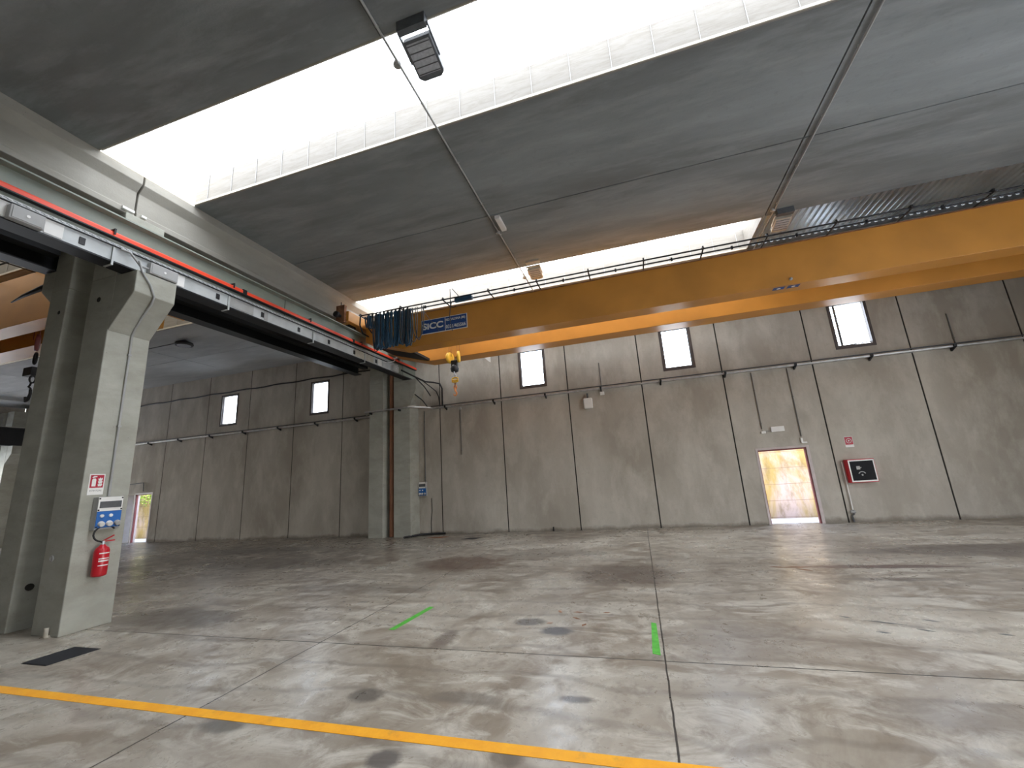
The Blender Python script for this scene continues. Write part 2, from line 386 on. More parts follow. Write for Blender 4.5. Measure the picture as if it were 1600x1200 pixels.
wins = [(-17.39, -16.47), (-12.55, -11.69), (-3.60, -2.70), (1.17, 2.06), (5.89, 6.80)]
ZW0, ZW1 = 4.785, 6.10
doors = [(3.33, 4.60, 2.08), (-22.10, -21.04, 2.10)]
def panel_wall():
    g = 0.019; mb = MB()
    xs = [-18.17-2.39*k for k in range(6, 0, -1)] + [-18.17, -15.78, -13.37, -11.0, -9.3]
    xs += [-6.735+2.385*k for k in range(0, 9)]
    xs = [XL]+[x for x in xs if XL+0.3 < x < XR-0.2]+[XR]
    top = 8.2
    for a, b_ in zip(xs[:-1], xs[1:]):
        ops = [(w0, w1, ZW0, ZW1) for w0, w1 in wins if w0 > a and w1 < b_]+[(d0, d1, 0, dz) for d0, d1, dz in doors if d1 > a and d0 < b_]
        xx = sorted({a+g, b_-g}.union(*[{max(o[0], a+g), min(o[1], b_-g)} for o in ops])) if ops else [a+g, b_-g]
        for p, q in zip(xx[:-1], xx[1:]):
            if q-p < 1e-4: continue
            zs = [0.0, top]
            oo = [o for o in ops if o[0] < (p+q)/2 < o[1]]
            segs = [(0.0, top)]
            for o in oo:
                ns = []
                for z0, z1 in segs:
                    if o[2] > z0: ns.append((z0, min(z1, o[2])))
                    if o[3] < z1: ns.append((max(z0, o[3]), z1))
                segs = ns
            for z0, z1 in segs: mb.box(p, q, YW, YW+0.2, z0, z1)
    return mb, xs
mb, joints = panel_wall()
wall = struct('wall_back', mb, 'wall', 'far wall of tall precast concrete panels with dark vertical joints')
# mastic strips at the joints, recessed
mj = MB()
for x in joints[1:-1]:
    inside = [d for d in doors if d[0]-0.02 < x < d[1]+0.02]
    mj.box(x-0.0185, x+0.0185, YW+0.012, YW+0.19, inside[0][2] if inside else 0.0, 8.2)
mj.build('joint_mastic', 'dark', wall)
mb = MB()
LG = (6.0, 12.4, 4.2)                     # opening added in the side bay end wall to let light in
mb.box(XL-0.2, XL, YB, LG[0], 0, 8.2).box(XL-0.2, XL, LG[1], YW, 0, 8.2).box(XL-0.2, XL, LG[0], LG[1], LG[2], 8.2)
struct('wall_left', mb, 'wall', 'end wall of the side bay with its open gate')
RG = [(1.0, 7.6)]   # unseen opening added so light falls from the right
mb = MB(); prev = YB
for a, b_ in RG: mb.box(XR, XR+0.2, prev, a, 0, 8.2).box(XR, XR+0.2, a, b_, 4.4, 8.2); prev = b_
mb.box(XR, XR+0.2, prev, YW+0.2, 0, 8.2)
struct('wall_right', mb, 'wall', 'right side of the main bay with its open vehicle gates')
for xx, sg, gates in ((XL-0.21, 1, [LG[:2]+(LG[2],)]), (XR+0.21, -1, [g_+(4.4,) for g_ in RG])):
    for a, b_, hh in gates:
        pl = bpy.data.lights.new('gate_portal', 'AREA'); pl.shape = 'RECTANGLE'; pl.size = hh; pl.size_y = b_-a; pl.cycles.is_portal = True
        po = bpy.data.objects.new('gate_portal', pl); COL.objects.link(po); po.location = (xx, (a+b_)/2, hh/2)
        po.rotation_euler = (0, math.radians(-90*sg), 0)
struct('wall_rear', MB().box(XL, XR, YB-0.2, YB, 0, 8.2), 'rearwall', 'rear wall behind the viewer')

# main bay ceiling: slab pairs between skylight strips
SK0, SKW, PITCH = 3.68, 1.59, 6.62
ZC = 7.5
mb = MB(); g = 0.013
xcuts = [XB1, -2.53, 3.65, 9.8, XR]
skys = [SK0-PITCH, SK0, SK0+PITCH]  # first strip is unseen, added to light the foreground
rows = []
y = YB
edges = []
for s0 in skys: edges += [(s0, s0+SKW)]
prev = YB
for s0, s1 in edges:
    rows.append((prev, s0)); prev = s1
rows.append((prev, YW))
for a, b_ in rows:
    w = b_-a
    cuts = [a, b_] if w < 3.2 else [a, (a+b_)/2, b_]
    for p, q in zip(cuts[:-1], cuts[1:]):
        for x0, x1 in zip(xcuts[:-1], xcuts[1:]):
            mb.box(x0+(0 if x0 == XB1 else g), x1-g, p+(0 if p == a else g), q-(0 if q == b_ else g), ZC, ZC+0.28)
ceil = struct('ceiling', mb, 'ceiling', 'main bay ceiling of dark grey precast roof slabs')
mb = MB()
for x in xcuts[1:-1]:
    for a, b_ in rows: mb.box(x-g*1.05, x+g*1.05, a+0.002, b_-0.002, ZC+0.05, ZC+0.27)
for a, b_ in rows:
    if b_-a > 3.2: mb.box(XB1, XR, (a+b_)/2-g*1.05, (a+b_)/2+g*1.05, ZC+0.055, ZC+0.265)
mb.build('joint_filler', 'dark', ceil)
# side bay ceiling
ZL = 7.07
Lsk = [(3.55, 5.09), (7.32, 8.84)]
mb = MB(); prev = YB
for s0, s1 in Lsk+[(YW, YW)]:
    w = s0-prev
    k = 2 if w > 3.2 else 1
    for i in range(k):
        p, q = prev+w*i/k, prev+w*(i+1)/k
        for x0, x1 in ((XL, -24.0), (-24.0, -16.5), (-16.5, XB0)):
            mb.box(x0+0.008, x1-0.008, p+(0.012 if i else 0), q-(0.012 if i < k-1 else 0), ZL, ZL+0.28)
    prev = s1
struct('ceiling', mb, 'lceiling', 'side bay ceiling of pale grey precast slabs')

# skylights
def vault(mb, x0, x1, y0, y1, z, rise, n=14, th=0.0):
    prof = []
    for i in range(n+1):
        a = math.pi*i/n
        prof.append(((y0+y1)/2-math.cos(a)*(y1-y0)/2, z+math.sin(a)**0.75*rise))
    vs = [(x, p[0], p[1]) for x in (x0, x1) for p in prof]
    mb.add(vs, [(i, i+1, i+n+2, i+n+1) for i in range(n)], True)
    for xe, o in ((x0, 0), (x1, n+1)):
        mb.add([(xe, p[0], p[1]) for p in prof], [tuple(range(n+1))])
    return prof
def skylight(x0, x1, y0, y1, zc, label, well=0.62, rise=0.42, rib=0.61, sheet='sky'):
    t = thing('skylight', ((x0+x1)/2, (y0+y1)/2, zc), label, 'skylight', 'translucent rooflight strips')
    zb = zc+well
    x0 += 0.002; x1 -= 0.002; y0 += 0.002; y1 -= 0.002
    mb = MB(); prof = vault(mb, x0, x1, y0, y1, zb, rise); mb.build('vault_sheet', sheet, t)
    cb = MB()
    cb.box(x0, x1, y0, y0+0.02, zc, zb); cb.box(x0, x1, y1-0.02, y1, zc, zb)
    MB().box(x0, x0+0.02, y0+0.02, y1-0.02, zc, zb).build('end_sheet', sheet, t)
    cb.box(x1-0.02, x1, y0+0.02, y1-0.02, zc, zb)
    cb.build('curb', 'curb', t)
    MB().box(x0+0.02, x1-0.02, y0+0.02, y0+0.04, zc+0.005, zc+0.05).box(x0+0.02, x1-0.02, y1-0.04, y1-0.02, zc+0.005, zc+0.05).build('edge_trim', 'beige', t)
    rb = MB(); x = x0+0.35
    while x < x1-0.1:
        rb.tube([(x, y1-0.026, zc+0.05), (x, y1-0.026, zb)]+[(x, p[0]*0.985+0.015*(y0+y1)/2, p[1]-0.008) for p in reversed(prof)]+[(x, y0+0.026, zb), (x, y0+0.026, zc+0.05)], 0.006, 5, False); x += rib
    rb.build('sheet_rib', 'greyplastic', t)
    return t
for k, s0 in enumerate(skys):
    nm = ['translucent rooflight strip behind the viewer', 'large bright translucent rooflight strip crossing the main ceiling overhead',
          'narrow-looking bright rooflight strip above the cable festoon and crane girder'][k]
    skylight(XB1, XR if k < 2 else 3.62, s0, s0+SKW, ZC, nm, sheet='sky' if k < 2 else 'sky_clear')
for k, (s0, s1) in enumerate(Lsk):
    nm = ['side bay rooflight glimpsed above the left orange crane girder', 'side bay rooflight seen under the runway girder beside the concrete column'][k]
    skylight(XL, XB0, s0, s1, ZL, nm, sheet='sky_old')
# corrugated metal over the right end of the far strip
mb = MB(); vs = []; x = 3.622; pts_ = []
while x < XR-0.15:
    for dx, dz in ((0, 0), (0.055, 0), (0.075, 0.045), (0.13, 0.045)): pts_.append((x+dx, dz))
    x += 0.15
for px_, dz in pts_:
    for yy in (10.305, 11.885): vs.append((px_, yy, ZC+0.10+dz))
mb.add(vs, [(2*i_, 2*i_+1, 2*i_+3, 2*i_+2) for i_ in range(len(pts_)-1)])
mb.add([(v[0], v[1], v[2]+0.004) for v in vs], [(2*i_, 2*i_+1, 2*i_+3, 2*i_+2) for i_ in range(len(pts_)-1)])
tag(mb.build('corrugated_sheet', 'corr'), 'ribbed galvanised corrugated sheet closing the roof gap at upper right', 'roof sheet')

# ---------------------------------------------------------------- windows and doors
wlab = ['side bay high window nearest the exit door opening', 'side bay high window nearest the runway girder', 'main bay high window below the crane hook end',
        'main bay high window in the middle', 'main bay high window on the right with its sash tilted ajar']
for i, (a, b_) in enumerate(wins):
    t = thing('window_%d' % (i+1), ((a+b_)/2, YW, ZW0), wlab[i], 'window', 'high windows of the back wall'); t['kind'] = 'structure'
    f = 0.055; mb = MB(); y0, y1 = YW+0.0, YW+0.09
    mb.box(a-0.035, a+0.045, y0-0.012, y1, ZW0-0.05, ZW1+0.04); mb.box(b_-0.045, b_+0.035, y0-0.012, y1, ZW0-0.05, ZW1+0.04)
    mb.box(a+0.045, b_-0.045, y0-0.0115, y1, ZW0-0.05, ZW0+0.04); mb.box(a+0.045, b_-0.045, y0-0.0115, y1, ZW1-0.02, ZW1+0.04)
    mb.build('window_frame', 'frame', t)
    tilt = math.radians(9) if i == 4 else 0.0
    sa, sb, sz0, sz1 = a+0.047, b_-0.047, ZW0+0.042, ZW1-0.022
    sash = MB(); w = 0.02
    sash.box(sa, sa+w, y0+0.03, y0+0.06, sz0, sz1); sash.box(sb-w, sb, y0+0.03, y0+0.06, sz0, sz1)
    sash.box(sa+w, sb-w, y0+0.03, y0+0.06, sz0, sz0+w); sash.box(sa+w, sb-w, y0+0.03, y0+0.06, sz1-w, sz1)
    pane = MB().box(sa+w*0.5, sb-w*0.5, y0+0.042, y0+0.048, sz0+w*0.5, sz1-w*0.5)
    if tilt:
        def rot(v):
            yy = v[0]-sa; zz = v[1]-(y0+0.045)
            return (sa+yy*math.cos(tilt)+zz*math.sin(tilt), y0+0.045+yy*math.sin(tilt)*-1+zz*math.cos(tilt), v[2])
        sash.v = [rot(v) for v in sash.v]; pane.v = [rot(v) for v in pane.v]
    if i == 4: sash.box(a+0.16, a+0.215, y0+0.10, y0+0.125, sz0, sz1)
    so = sash.build('sash', 'frame', t); pane.build('pane', 'glass', so)
    pl = bpy.data.lights.new('window_portal', 'AREA'); pl.shape = 'RECTANGLE'; pl.size = b_-a; pl.size_y = ZW1-ZW0; pl.cycles.is_portal = True
    po = bpy.data.objects.new('window_portal', pl); COL.objects.link(po); po.location = ((a+b_)/2, YW+0.15, (ZW0+ZW1)/2)
    po.rotation_euler = (math.radians(-90), 0, 0)
for i, (a, b_, dz) in enumerate(doors):
    t = thing('door_%d' % (i+1), ((a+b_)/2, YW, 0), ['open exit doorway right of centre leading to the sunny yard', 'open exit doorway in the side bay with foliage beyond'][i], 'door'); t['kind'] = 'structure'
    mb = MB()
    mb.box(a-0.035, a+0.02, YW-0.012, YW+0.19, 0, dz+0.035); mb.box(b_-0.02, b_+0.05, YW-0.012, YW+0.19, 0, dz+0.035); mb.box(a+0.02, b_-0.02, YW-0.012, YW+0.19, dz-0.02, dz+0.035)
    mb.build('door_frame', 'doorframe', t)
    mb = MB(); mb.box(b_-0.06, b_-0.021, YW+0.02, YW+0.10, 0, dz-0.021); mb.box(a+0.021, a+0.04, YW+0.02, YW+0.10, 0, dz-0.021); mb.box(a+0.041, b_-0.061, YW+0.02, YW+0.10, dz-0.065, dz-0.0215)
    mb.build('frame_edge', 'doorred', t)
    # leaf folded outside; the side-bay one is added for sun glow on the wall
    lf = MB()
    if i == 0: lf.box(b_+0.03, b_+1.15, YW+0.22, YW+0.26, 0.02, dz-0.03)
    else: lf.prism([(a-0.03, YW-0.03), (a-0.06, YW-0.05), (a-0.52, YW-0.50), (a-0.49, YW-0.53)], 'z', 0.02, dz-0.05)
    lo = lf.build('door_leaf', 'doorleaf', t)
    pl = bpy.data.lights.new('door_portal', 'AREA'); pl.shape = 'RECTANGLE'; pl.size = b_-a; pl.size_y = dz; pl.cycles.is_portal = True
    po = bpy.data.objects.new('door_portal', pl); COL.objects.link(po); po.location = ((a+b_)/2, YW+0.21, dz/2); po.rotation_euler = (math.radians(-90), 0, 0)
# ---------------------------------------------------------------- yard outside
struct('ground', MB().box(-60, 45, YW+0.28, 40, -0.35, -0.03).box(XR+0.31, 45, -30, YW+0.28, -0.35, -0.03).box(-60, XL-0.31, -30, YW+0.28, -0.35, -0.03), 'asphalt', 'pale paving outside')
tag(MB().box(-40, 28, 15.3, 15.5, -0.03, 2.6).build('boundary_wall', 'boundary'), 'pink and ochre stained concrete boundary wall outside the doorways', 'wall')
def leaves(cx, cy_, cz, sx_, sz_, n):
    mb = MB()
    for _ in range(n):
        p = Vector((cx+random.uniform(-sx_, sx_), cy_+random.uniform(-0.12, 0.10), cz+random.uniform(-sz_, sz_)*random.random()**0.5))
        a = Vector((random.uniform(-1, 1), random.uniform(-.4, .4), random.uniform(-1, .4))).normalized()*random.uniform(.05, .1)
        b_ = a.cross(Vector((random.uniform(-1, 1), 1, random.uniform(-1, 1)))).normalized()*0.035
        mb.add([p, p+a*0.5+b_, p+a, p+a*0.5-b_], [(0, 1, 2, 3)])
    return mb
iv = thing('climbing_ivy', (-24.1, 15.1, 2.2), 'sunlit yellow-green ivy hanging over the boundary wall beyond the left doorway', 'plant')
leaves(-24.0, 15.13, 2.15, 1.8, 0.65, 1500).build('foliage', 'leaf', iv)
mb = MB()
for k in range(6):
    x = -25.3+k*0.5; mb.tube([(x, 15.22, 2.72), (x+0.05, 15.2, 2.3), (x-0.05, 15.24, 1.7)], 0.012, 5)
mb.build('stem', 'pipebrown', iv)

# ---------------------------------------------------------------- columns and beams
def column(x0, x1, y0, y1, label, rx0, rx1, rd, cz=(4.5, 5.1, 5.48), cx=0.50, left=True, upper=None):
    t = thing('concrete_column', ((x0+x1)/2, (y0+y1)/2, 0), label, 'column', 'precast concrete columns')
    ux1 = upper if upper else x1
    s = [(x0, y0), (rx0, y0), (rx0+0.07, y0+rd), (rx1-0.09, y0+rd), (rx1, y0), (x1, y0), (x1, y1), (x0, y1)]
    mb = MB().prism(s, 'z', 0, cz[2])
    su = [(x0, y0), (rx0, y0), (rx0+0.07, y0+rd), (rx1-0.09, y0+rd), (rx1, y0), (ux1, y0), (ux1, y1), (x0, y1)]
    mb.prism(su, 'z', cz[2], 6.69)
    mb.build('shaft', 'column', t, 0.012)
    mb = MB().prism([(x1-0.001, cz[0]), (x1+cx, cz[1]), (x1+cx, cz[2]), (x1-0.001, cz[2])], 'y', y0+0.001, y1-0.001)
    mb.build('corbel', 'column', t, 0.012)
    if left:
        mb = MB().prism([(x0+0.001, 5.30), (x0-0.31, 5.55), (x0-0.31, 5.91), (x0+0.001, 5.91)], 'y', y0+0.001, y1-0.001)
        mb.build('corbel', 'column', t, 0.012)
    return t
ca = column(-9.62, -7.965, 4.20, 4.82, 'large near concrete column with recessed front carrying the extinguisher', -9.15, -8.56, 0.40)
mb = MB().tube([(-8.15, 4.22, 0.0), (-8.15, 4.16, 0.02), (-8.15, 4.16, 0.13)], 0.028, 8)
tag(mb.build('pipe_stub', 'beige'), 'short pale pipe stub at the foot of the near column', 'pipe')
mb = MB().lathe([(0, 0.045), (0.012, 0.045), (0.012, 0.03), (0.004, 0.025)], (-8.37, 4.1995, 1.03), (0, -1, 0), 18)
o = mb.build('cast_socket', 'greyplastic', ca)
MB().lathe([(0, 0.05), (0.006, 0.05)], (-9.10, 4.36, 0.60), (1, -0.25, 0), 16).build('drain_hole', 'dark', ca)
MB().lathe([(0, 0.035), (0.004, 0.035)], (-9.3, 4.1995, 5.05), (0, -1, 0), 12).build('drain_hole', 'dark', ca)
MB().lathe([(0, 0.045), (0.004, 0.045)], (-8.3, 4.1995, 5.1), (0, -1, 0), 12).build('drain_hole', 'dark', ca)
cb_ = column(-9.30, -7.62, 13.02, YW-0.001, 'far concrete column against the back wall at the end of the runway', -8.72, -8.28, 0.40, cx=0.25, left=False, upper=-7.93)
mb = MB().tube([(-8.48, 13.20, 0.02), (-8.48, 13.20, 6.6)], 0.075, 14)
tag(mb.build('downpipe', 'pipebrown'), 'reddish brown downpipe in the recess of the far column', 'pipe')
ce = column(-31.4, -30.2, 12.7, 13.3, 'distant concrete column at the far left edge of the side bay', -31.05, -30.75, 0.2, cz=(4.0, 4.5, 4.9), cx=0.4, left=False)

def beam(y0, y1, label):
    P_ = [(-7.93, 7.78), (-7.93, 7.33), (-8.05, 7.19), (-8.05, 6.815), (-8.035, 6.80), (-8.035, 6.70), (-9.55, 6.70), (-9.55, 7.19), (-9.67, 7.33), (-9.67, 7.78)]
    return tag(MB().prism(P_, 'y', y0, y1).build('concrete_beam', 'beam', None, 0.01), label, 'beam')
beam(YB, 4.355, 'near length of precast concrete beam running above the runway, left of its joint')
beam(4.385, YW-0.005, 'far length of precast concrete beam running above the runway to the back wall')
for i, (a, b_) in enumerate(((4.15, 4.33), (4.44, 4.52))):
    tag(MB().box(-8.04, -7.985, a, b_, 6.745-0.002, 6.785).build('beam_clip', 'white'), ['pale wooden wedge left of the beam joint', 'pale wooden wedge right of the beam joint'][i], 'wedge')

# ---------------------------------------------------------------- runway girders
def runway(xc, z0, z1, y0, y1, m, label, side):
    t = thing('runway_girder', (xc, (y0+y1)/2, z0), label, 'steel girder')
    MB().box(xc-0.008, xc+0.008, y0, y1, z0+0.025, z1-0.025).build('web', m, t)
    MB().box(xc-0.14, xc+0.14, y0, y1, z1-0.025, z1).build('top_flange', m, t)
    MB().box(xc-0.15, xc+0.15, y0, y1, z0, z0+0.025).build('bottom_flange', 'blacksteel', t)  # underside shade put into the colour, black instead of the girder's own
    MB().box(xc-0.03, xc+0.03, y0, y1, z1, z1+0.05).build('crane_rail', 'railsteel', t)
    y = y0+0.6
    while y < y1:
        MB().box(xc+side*0.009, xc+side*0.012, y-0.006, y+0.006, z0+0.04, z1-0.03).build('web_seam', 'blacksteel', t); y += 5.3
    return t
runway(-7.72, 5.49, 6.33, YB+0.2, 13.60, 'greysteel', 'grey-green crane runway girder behind the red conductor bar', 1)
runway(-9.80, 5.92, 6.62, YB+0.2, 12.98, 'blacksteel', 'dark crane runway girder of the side bay behind the columns', 1)
# dark steel channel tying both runways below the beam
tag(MB().box(-9.55, -9.35, YB+0.3, 4.1, 6.1, 6.6).box(-9.55, -9.35, 4.9, 12.95, 6.1, 6.6).box(-9.25, -8.2, 5.2, 5.35, 6.2, 6.5).build('tie_channel', 'blacksteel'), 'dark steel channel in the gap under the concrete beam', 'steel channel')
runway(-30.0, 4.9, 5.8, YB+0.2, YW-0.3, 'blacksteel', 'dark runway girder along the far side of the side bay', 1)

# red conductor bar
t = thing('conductor_bar', (-7.60, 5, 6.0), 'bright red-orange crane conductor bar along the runway web', 'conductor bar')
MB().prism([(-7.645, 5.925), (-7.565, 5.925), (-7.565, 5.985), (-7.59, 6.015), (-7.62, 6.015), (-7.645, 5.985)], 'y', YB+0.5, 13.45).build('bar', 'red', t, 0.004)
MB().box(-7.646, -7.56, YB+0.5, 13.45, 5.905, 5.9245).build('contact_slot', 'rubber', t)
for y in [-2.2, -0.15, 1.85, 3.88, 5.95, 8.08, 10.15, 12.2]:
    MB().box(-7.71, -7.55, y-0.012, y+0.012, 6.02, 6.05).box(-7.555, -7.54, y-0.012, y+0.012, 5.95, 6.05).build('hanger', 'blacksteel', t)
MB().box(-7.652, -7.558, 6.17, 6.26, 5.92, 6.02).build('joint_sleeve', 'rubber', t)
MB().box(-7.652, -7.558, 9.75, 9.83, 5.92, 6.02).build('joint_sleeve', 'rubber', t)

# cable trunking under the web
t = thing('cable_trunking', (-7.62, 4, 5.5), 'pale metal cable trunking with perforated lip below the red bar', 'cable trunking')
MB().box(-7.70, -7.57, YB+0.5, 12.15, 5.515, 5.76).build('body', 'trunk', t)
lip = MB().box(-7.705, -7.545, YB+0.5, 12.15, 5.762, 5.80)
lip.build('perforated_lip', 'trunk', t)
hol = MB(); y = 1.5
while y < 12.0:
    hol.box(-7.5465, -7.5435, y, y+0.045, 5.782, 5.790).box(-7.5465, -7.5435, y+0.03, y+0.075, 5.769, 5.777); y += 0.09
hol.build('lip_slots', 'dgrey', t)
for i, (a, b_) in enumerate(((2.2, 2.75), (3.1, 3.3), (4.85, 5.0), (5.85, 6.45), (6.72, 6.82), (9.85, 10.75), (11.0, 11.2))):
    o = MB().box(-7.57, -7.562, a, b_, 5.53, 5.745).build('cover_plate', ['white', 'white', 'white', 'greyplastic', 'greyplastic', 'beige', 'white'][i], t)
for i, y in enumerate((0.2, 2.845, 5.642, 6.678, 7.722, 8.767, 9.829, 10.896, 3.517)):
    MB().box(-7.572, -7.556, y-0.035, y+0.035, 5.57, 5.68).build('black_clip', 'rubber', t)
for y in (1.8, 3.9, 5.87, 8.19, 10.3):
    MB().box(-7.558, -7.54, y-0.014, y+0.014, 5.44, 5.755).box(-7.72, -7.54, y-0.014, y+0.014, 5.425, 5.44).build('support_strap', 'trunk', t)
tag(MB().tube([(-7.535, y, 5.745+0.006*math.sin(y*1.7)) for y in [YB+1+0.5*k for k in range(int((12.3-YB-1)/0.5))]], 0.012, 6).build('trunking_cable', 'rubber'), 'thin black cable running along the front of the pale trunking', 'cable')
def jbox(name, y0, y1, label, col='greyplastic'):
    t = thing(name, (-7.5, (y0+y1)/2, 5.5), label, 'junction box', 'junction boxes on the trunking')
    MB().box(-7.56, -7.46, y0, y1, 5.50, 5.70).build('housing', col, t, 0.008)
    MB().box(-7.462, -7.452, y0+0.02, y1-0.02, 5.515, 5.685).build('cover', col, t, 0.006)
    MB().lathe([(0, 0.022), (0.008, 0.02)], (-7.452, (y0+y1)/2, 5.60), (1, 0, 0), 14).build('indicator', 'white', t)
    return t
jbox('junction_box', 4.38, 4.82, 'grey junction box with white knob on the trunking above the near column')
jbox('junction_box', 2.72, 3.06, 'grey junction box on the trunking at the left edge of the photo')
jbox('junction_box', 11.7, 12.05, 'pale junction box near the far end of the trunking', 'trunk')
# cable run from junction box down the column
P_ = [(-7.45, 4.20, 5.62), (-7.44, 4.26, 5.45), (-7.44, 4.40, 5.28), (-7.44, 4.48, 5.10), (-7.50, 4.49, 4.98), (-7.68, 4.50, 4.80), (-7.88, 4.52, 4.60), (-7.935, 4.53, 4.48), (-7.94, 4.535, 4.2), (-7.94, 4.535, 3.0), (-7.94, 4.535, 1.88)]
t = thing('conduit_pipe', (-7.94, 4.53, 1.88), 'grey conduit running down the face of the near column to the socket panel', 'conduit')
MB().tube(P_, 0.016, 8).build('pipe', 'greyplastic', t)
for z in (4.15, 2.95): MB().box(-7.96, -7.918, 4.51, 4.56, z, z+0.03).build('clip', 'greyplastic', t)
# loose grey cable into the box
tag(MB().tube([(-7.53, 3.98, 5.74), (-7.48, 4.08, 5.72), (-7.46, 4.16, 5.62), (-7.48, 4.24, 5.56), (-7.50, 4.37, 5.58)], 0.018, 8).build('feed_cable', 'greyplastic'), 'grey cable looping into the junction box above the near column', 'cable')

# cables where the runway meets the back wall
t = thing('cable_bundle', (-6.9, 13.3, 4.6), 'black cables dropping from the runway end to the wall tray', 'cables')
MB().tube([(-7.45, 12.2, 5.62), (-7.3, 12.9, 5.5), (-7.1, 13.25, 5.38), (-6.85, 13.4, 5.35), (-6.62, 13.45, 5.28), (-6.56, 13.5, 5.1), (-6.56, 13.5, 4.45)], 0.03, 8).build('cable', 'rubber', t)
MB().tube([(-7.3, 12.9, 5.48), (-7.15, 13.25, 5.2), (-7.05, 13.35, 5.0), (-6.98, 13.4, 4.85)], 0.02, 8).build('cable', 'rubber', t)
MB().tube([(-7.2, 13.1, 5.44), (-6.95, 13.3, 5.2), (-6.75, 13.4, 5.0), (-6.68, 13.45, 4.8), (-6.66, 13.5, 4.45)], 0.018, 8).build('cable', 'rubber', t)
MB().tube([(-7.4, 13.0, 4.9), (-7.25, 13.3, 4.7), (-7.15, 13.5, 4.46)], 0.02, 8).build('cable', 'rubber', t)

# ---------------------------------------------------------------- main bridge crane
cr0 = thing('bridge_crane', (0, 11.2, 6.38), 'ochre yellow double-girder overhead crane spanning the main bay', 'overhead crane')
def girder(parent, y0, y1, z0, z1, x0, xk, x1, rise, m='crane'):
    mb = MB().prism([(x0, z1), (x0, z0+rise), (xk, z0), (x1, z0), (x1, z1)], 'y', y0, y1)
    g_ = mb.build('girder', m, parent, 0.006)
    return g_
G1, G2 = (10.20, 10.68), (11.71, 12.26)
GZ0, GZ1 = 5.636, 6.64
g1 = girder(cr0, *G1, GZ0, GZ1, -7.45, -6.2, XR-0.6, 0.38)
g2 = girder(cr0, *G2, GZ0, GZ1, -7.45, -6.2, XR-0.6, 0.38)
MB().box(-7.4, XR-0.7, G1[0]-0.03, G1[0], GZ1-0.012, GZ1+0.004).build('girder_lip', 'rust', cr0)
ec = MB().box(-7.92, -7.50, 9.45, 12.95, 6.47, 6.78).build('end_carriage', 'crane', cr0, 0.01)
MB().box(-7.86, -7.58, 9.36, 9.46, 6.42, 6.95).build('carriage_end_plate', 'rust', cr0)
MB().lathe([(0, 0.05), (0.1, 0.05), (0.11, 0.09), (0.19, 0.09), (0.2, 0.05)], (-7.72, 9.36, 6.62), (0, -1, 0), 16).build('buffer', 'rubber', cr0)
MB().tube([(-7.72, 9.4, 6.95), (-7.72, 9.4, 7.06)], 0.012, 6).build('lifting_pin', 'rubber', cr0)
for y in (9.85, 12.55):
    MB().lathe([(-0.06, 0.17), (-0.035, 0.17), (-0.03, 0.14), (0.03, 0.14), (0.035, 0.17), (0.06, 0.17)], (-7.72, y, 6.52), (1, 0, 0), 24).build('wheel', 'blacksteel', cr0)
MB().prism([(-7.43, 6.10), (-7.43, 6.02), (-6.19, 5.65), (-6.10, 5.65), (-6.10, 5.72)], 'y', G1[1]+0.002, G2[0]-0.002).build('maintenance_platform', 'dark', cr0)  # made-up dark plate standing for the shade between the girder ends
MB().box(-7.46, -7.40, 11.86, 11.92, 5.95, 6.2).box(-7.58, -7.40, 11.87, 11.91, 5.95, 5.99).build('collector_arm', 'white', cr0)
tag(MB().tube([(-7.50, 11.9, 5.97), (-7.48, 11.8, 5.85), (-7.5, 11.55, 5.74), (-7.5, 11.3, 5.68), (-7.48, 11.1, 5.66)], 0.012, 6).build('collector_lead', 'white'), 'thin white lead from the crane collector to the trunking', 'cable')
# festoon track: two pipes on brackets
for y, nm in ((9.70, 'festoon_rail'), (9.93, 'festoon_rail')):
    MB().tube([(-7.28, y, 6.67), (XR-1, y, 6.67)], 0.019, 8).build(nm, 'blacksteel', cr0)
for i in range(15):
    x = -7.27+1.333*i
    MB().box(x-0.016, x+0.016, 9.62, 10.24, 6.645, 6.66).box(x-0.016, x+0.016, 9.655, 9.745, 6.66, 6.72).build('rail_bracket', 'blacksteel', cr0)
    if i and x < 12: MB().box(x+0.64, x+0.68, 9.91, 9.95, 6.63, 6.71).build('rail_clamp', 'blacksteel', cr0)
MB().tube([(-7.28, 9.70, 6.67), (-7.30, 9.70, 6.4), (-7.34, 9.9, 6.2), (-7.36, 10.2, 6.2)], 0.022, 8).build('rail_end_stay', 'blacksteel', cr0)
MB().tube([(-7.18, 9.93, 6.67), (-7.2, 9.93, 6.4), (-7.24, 10.2, 6.3)], 0.022, 8).build('rail_end_stay', 'blacksteel', cr0)
# tow frame of the festoon
MB().tube([(-4.39, 9.70, 6.50), (-4.39, 9.70, 7.03), (-4.02, 9.70, 6.53)], 0.014, 6).tube([(-4.39, 9.7, 6.55), (-4.42, 9.75, 6.45), (-4.52, 9.9, 6.2), (-4.56, 10.15, 5.9)], 0.010, 6).build('tow_frame', 'cablegrey', cr0)
MB().box(-4.25, -3.75, 9.66, 9.76, 6.53, 6.63).build('tow_trolley', 'cableblue', cr0)
MB().tube([(-4.35, 9.68, 6.55), (-4.36, 9.66, 6.42), (-4.28, 9.64, 6.36), (-4.20, 9.66, 6.40)], 0.012, 6).build('tow_hook', 'rubber', cr0)
MB().lathe([(0, 0.035), (0.02, 0.035), (0.02, 0.02), (0.06, 0.018)], (3.85, 10.20, 5.76), (0, -1, 0), 14).build('bolt_boss', 'galv', cr0)
o = MB().box(3.50, 3.74, 10.27, 10.42, GZ0-0.006, GZ0-0.001).box(3.80, 4.04, 10.27, 10.42, GZ0-0.006, GZ0-0.001).build('underside_label', 'signblue', cr0)
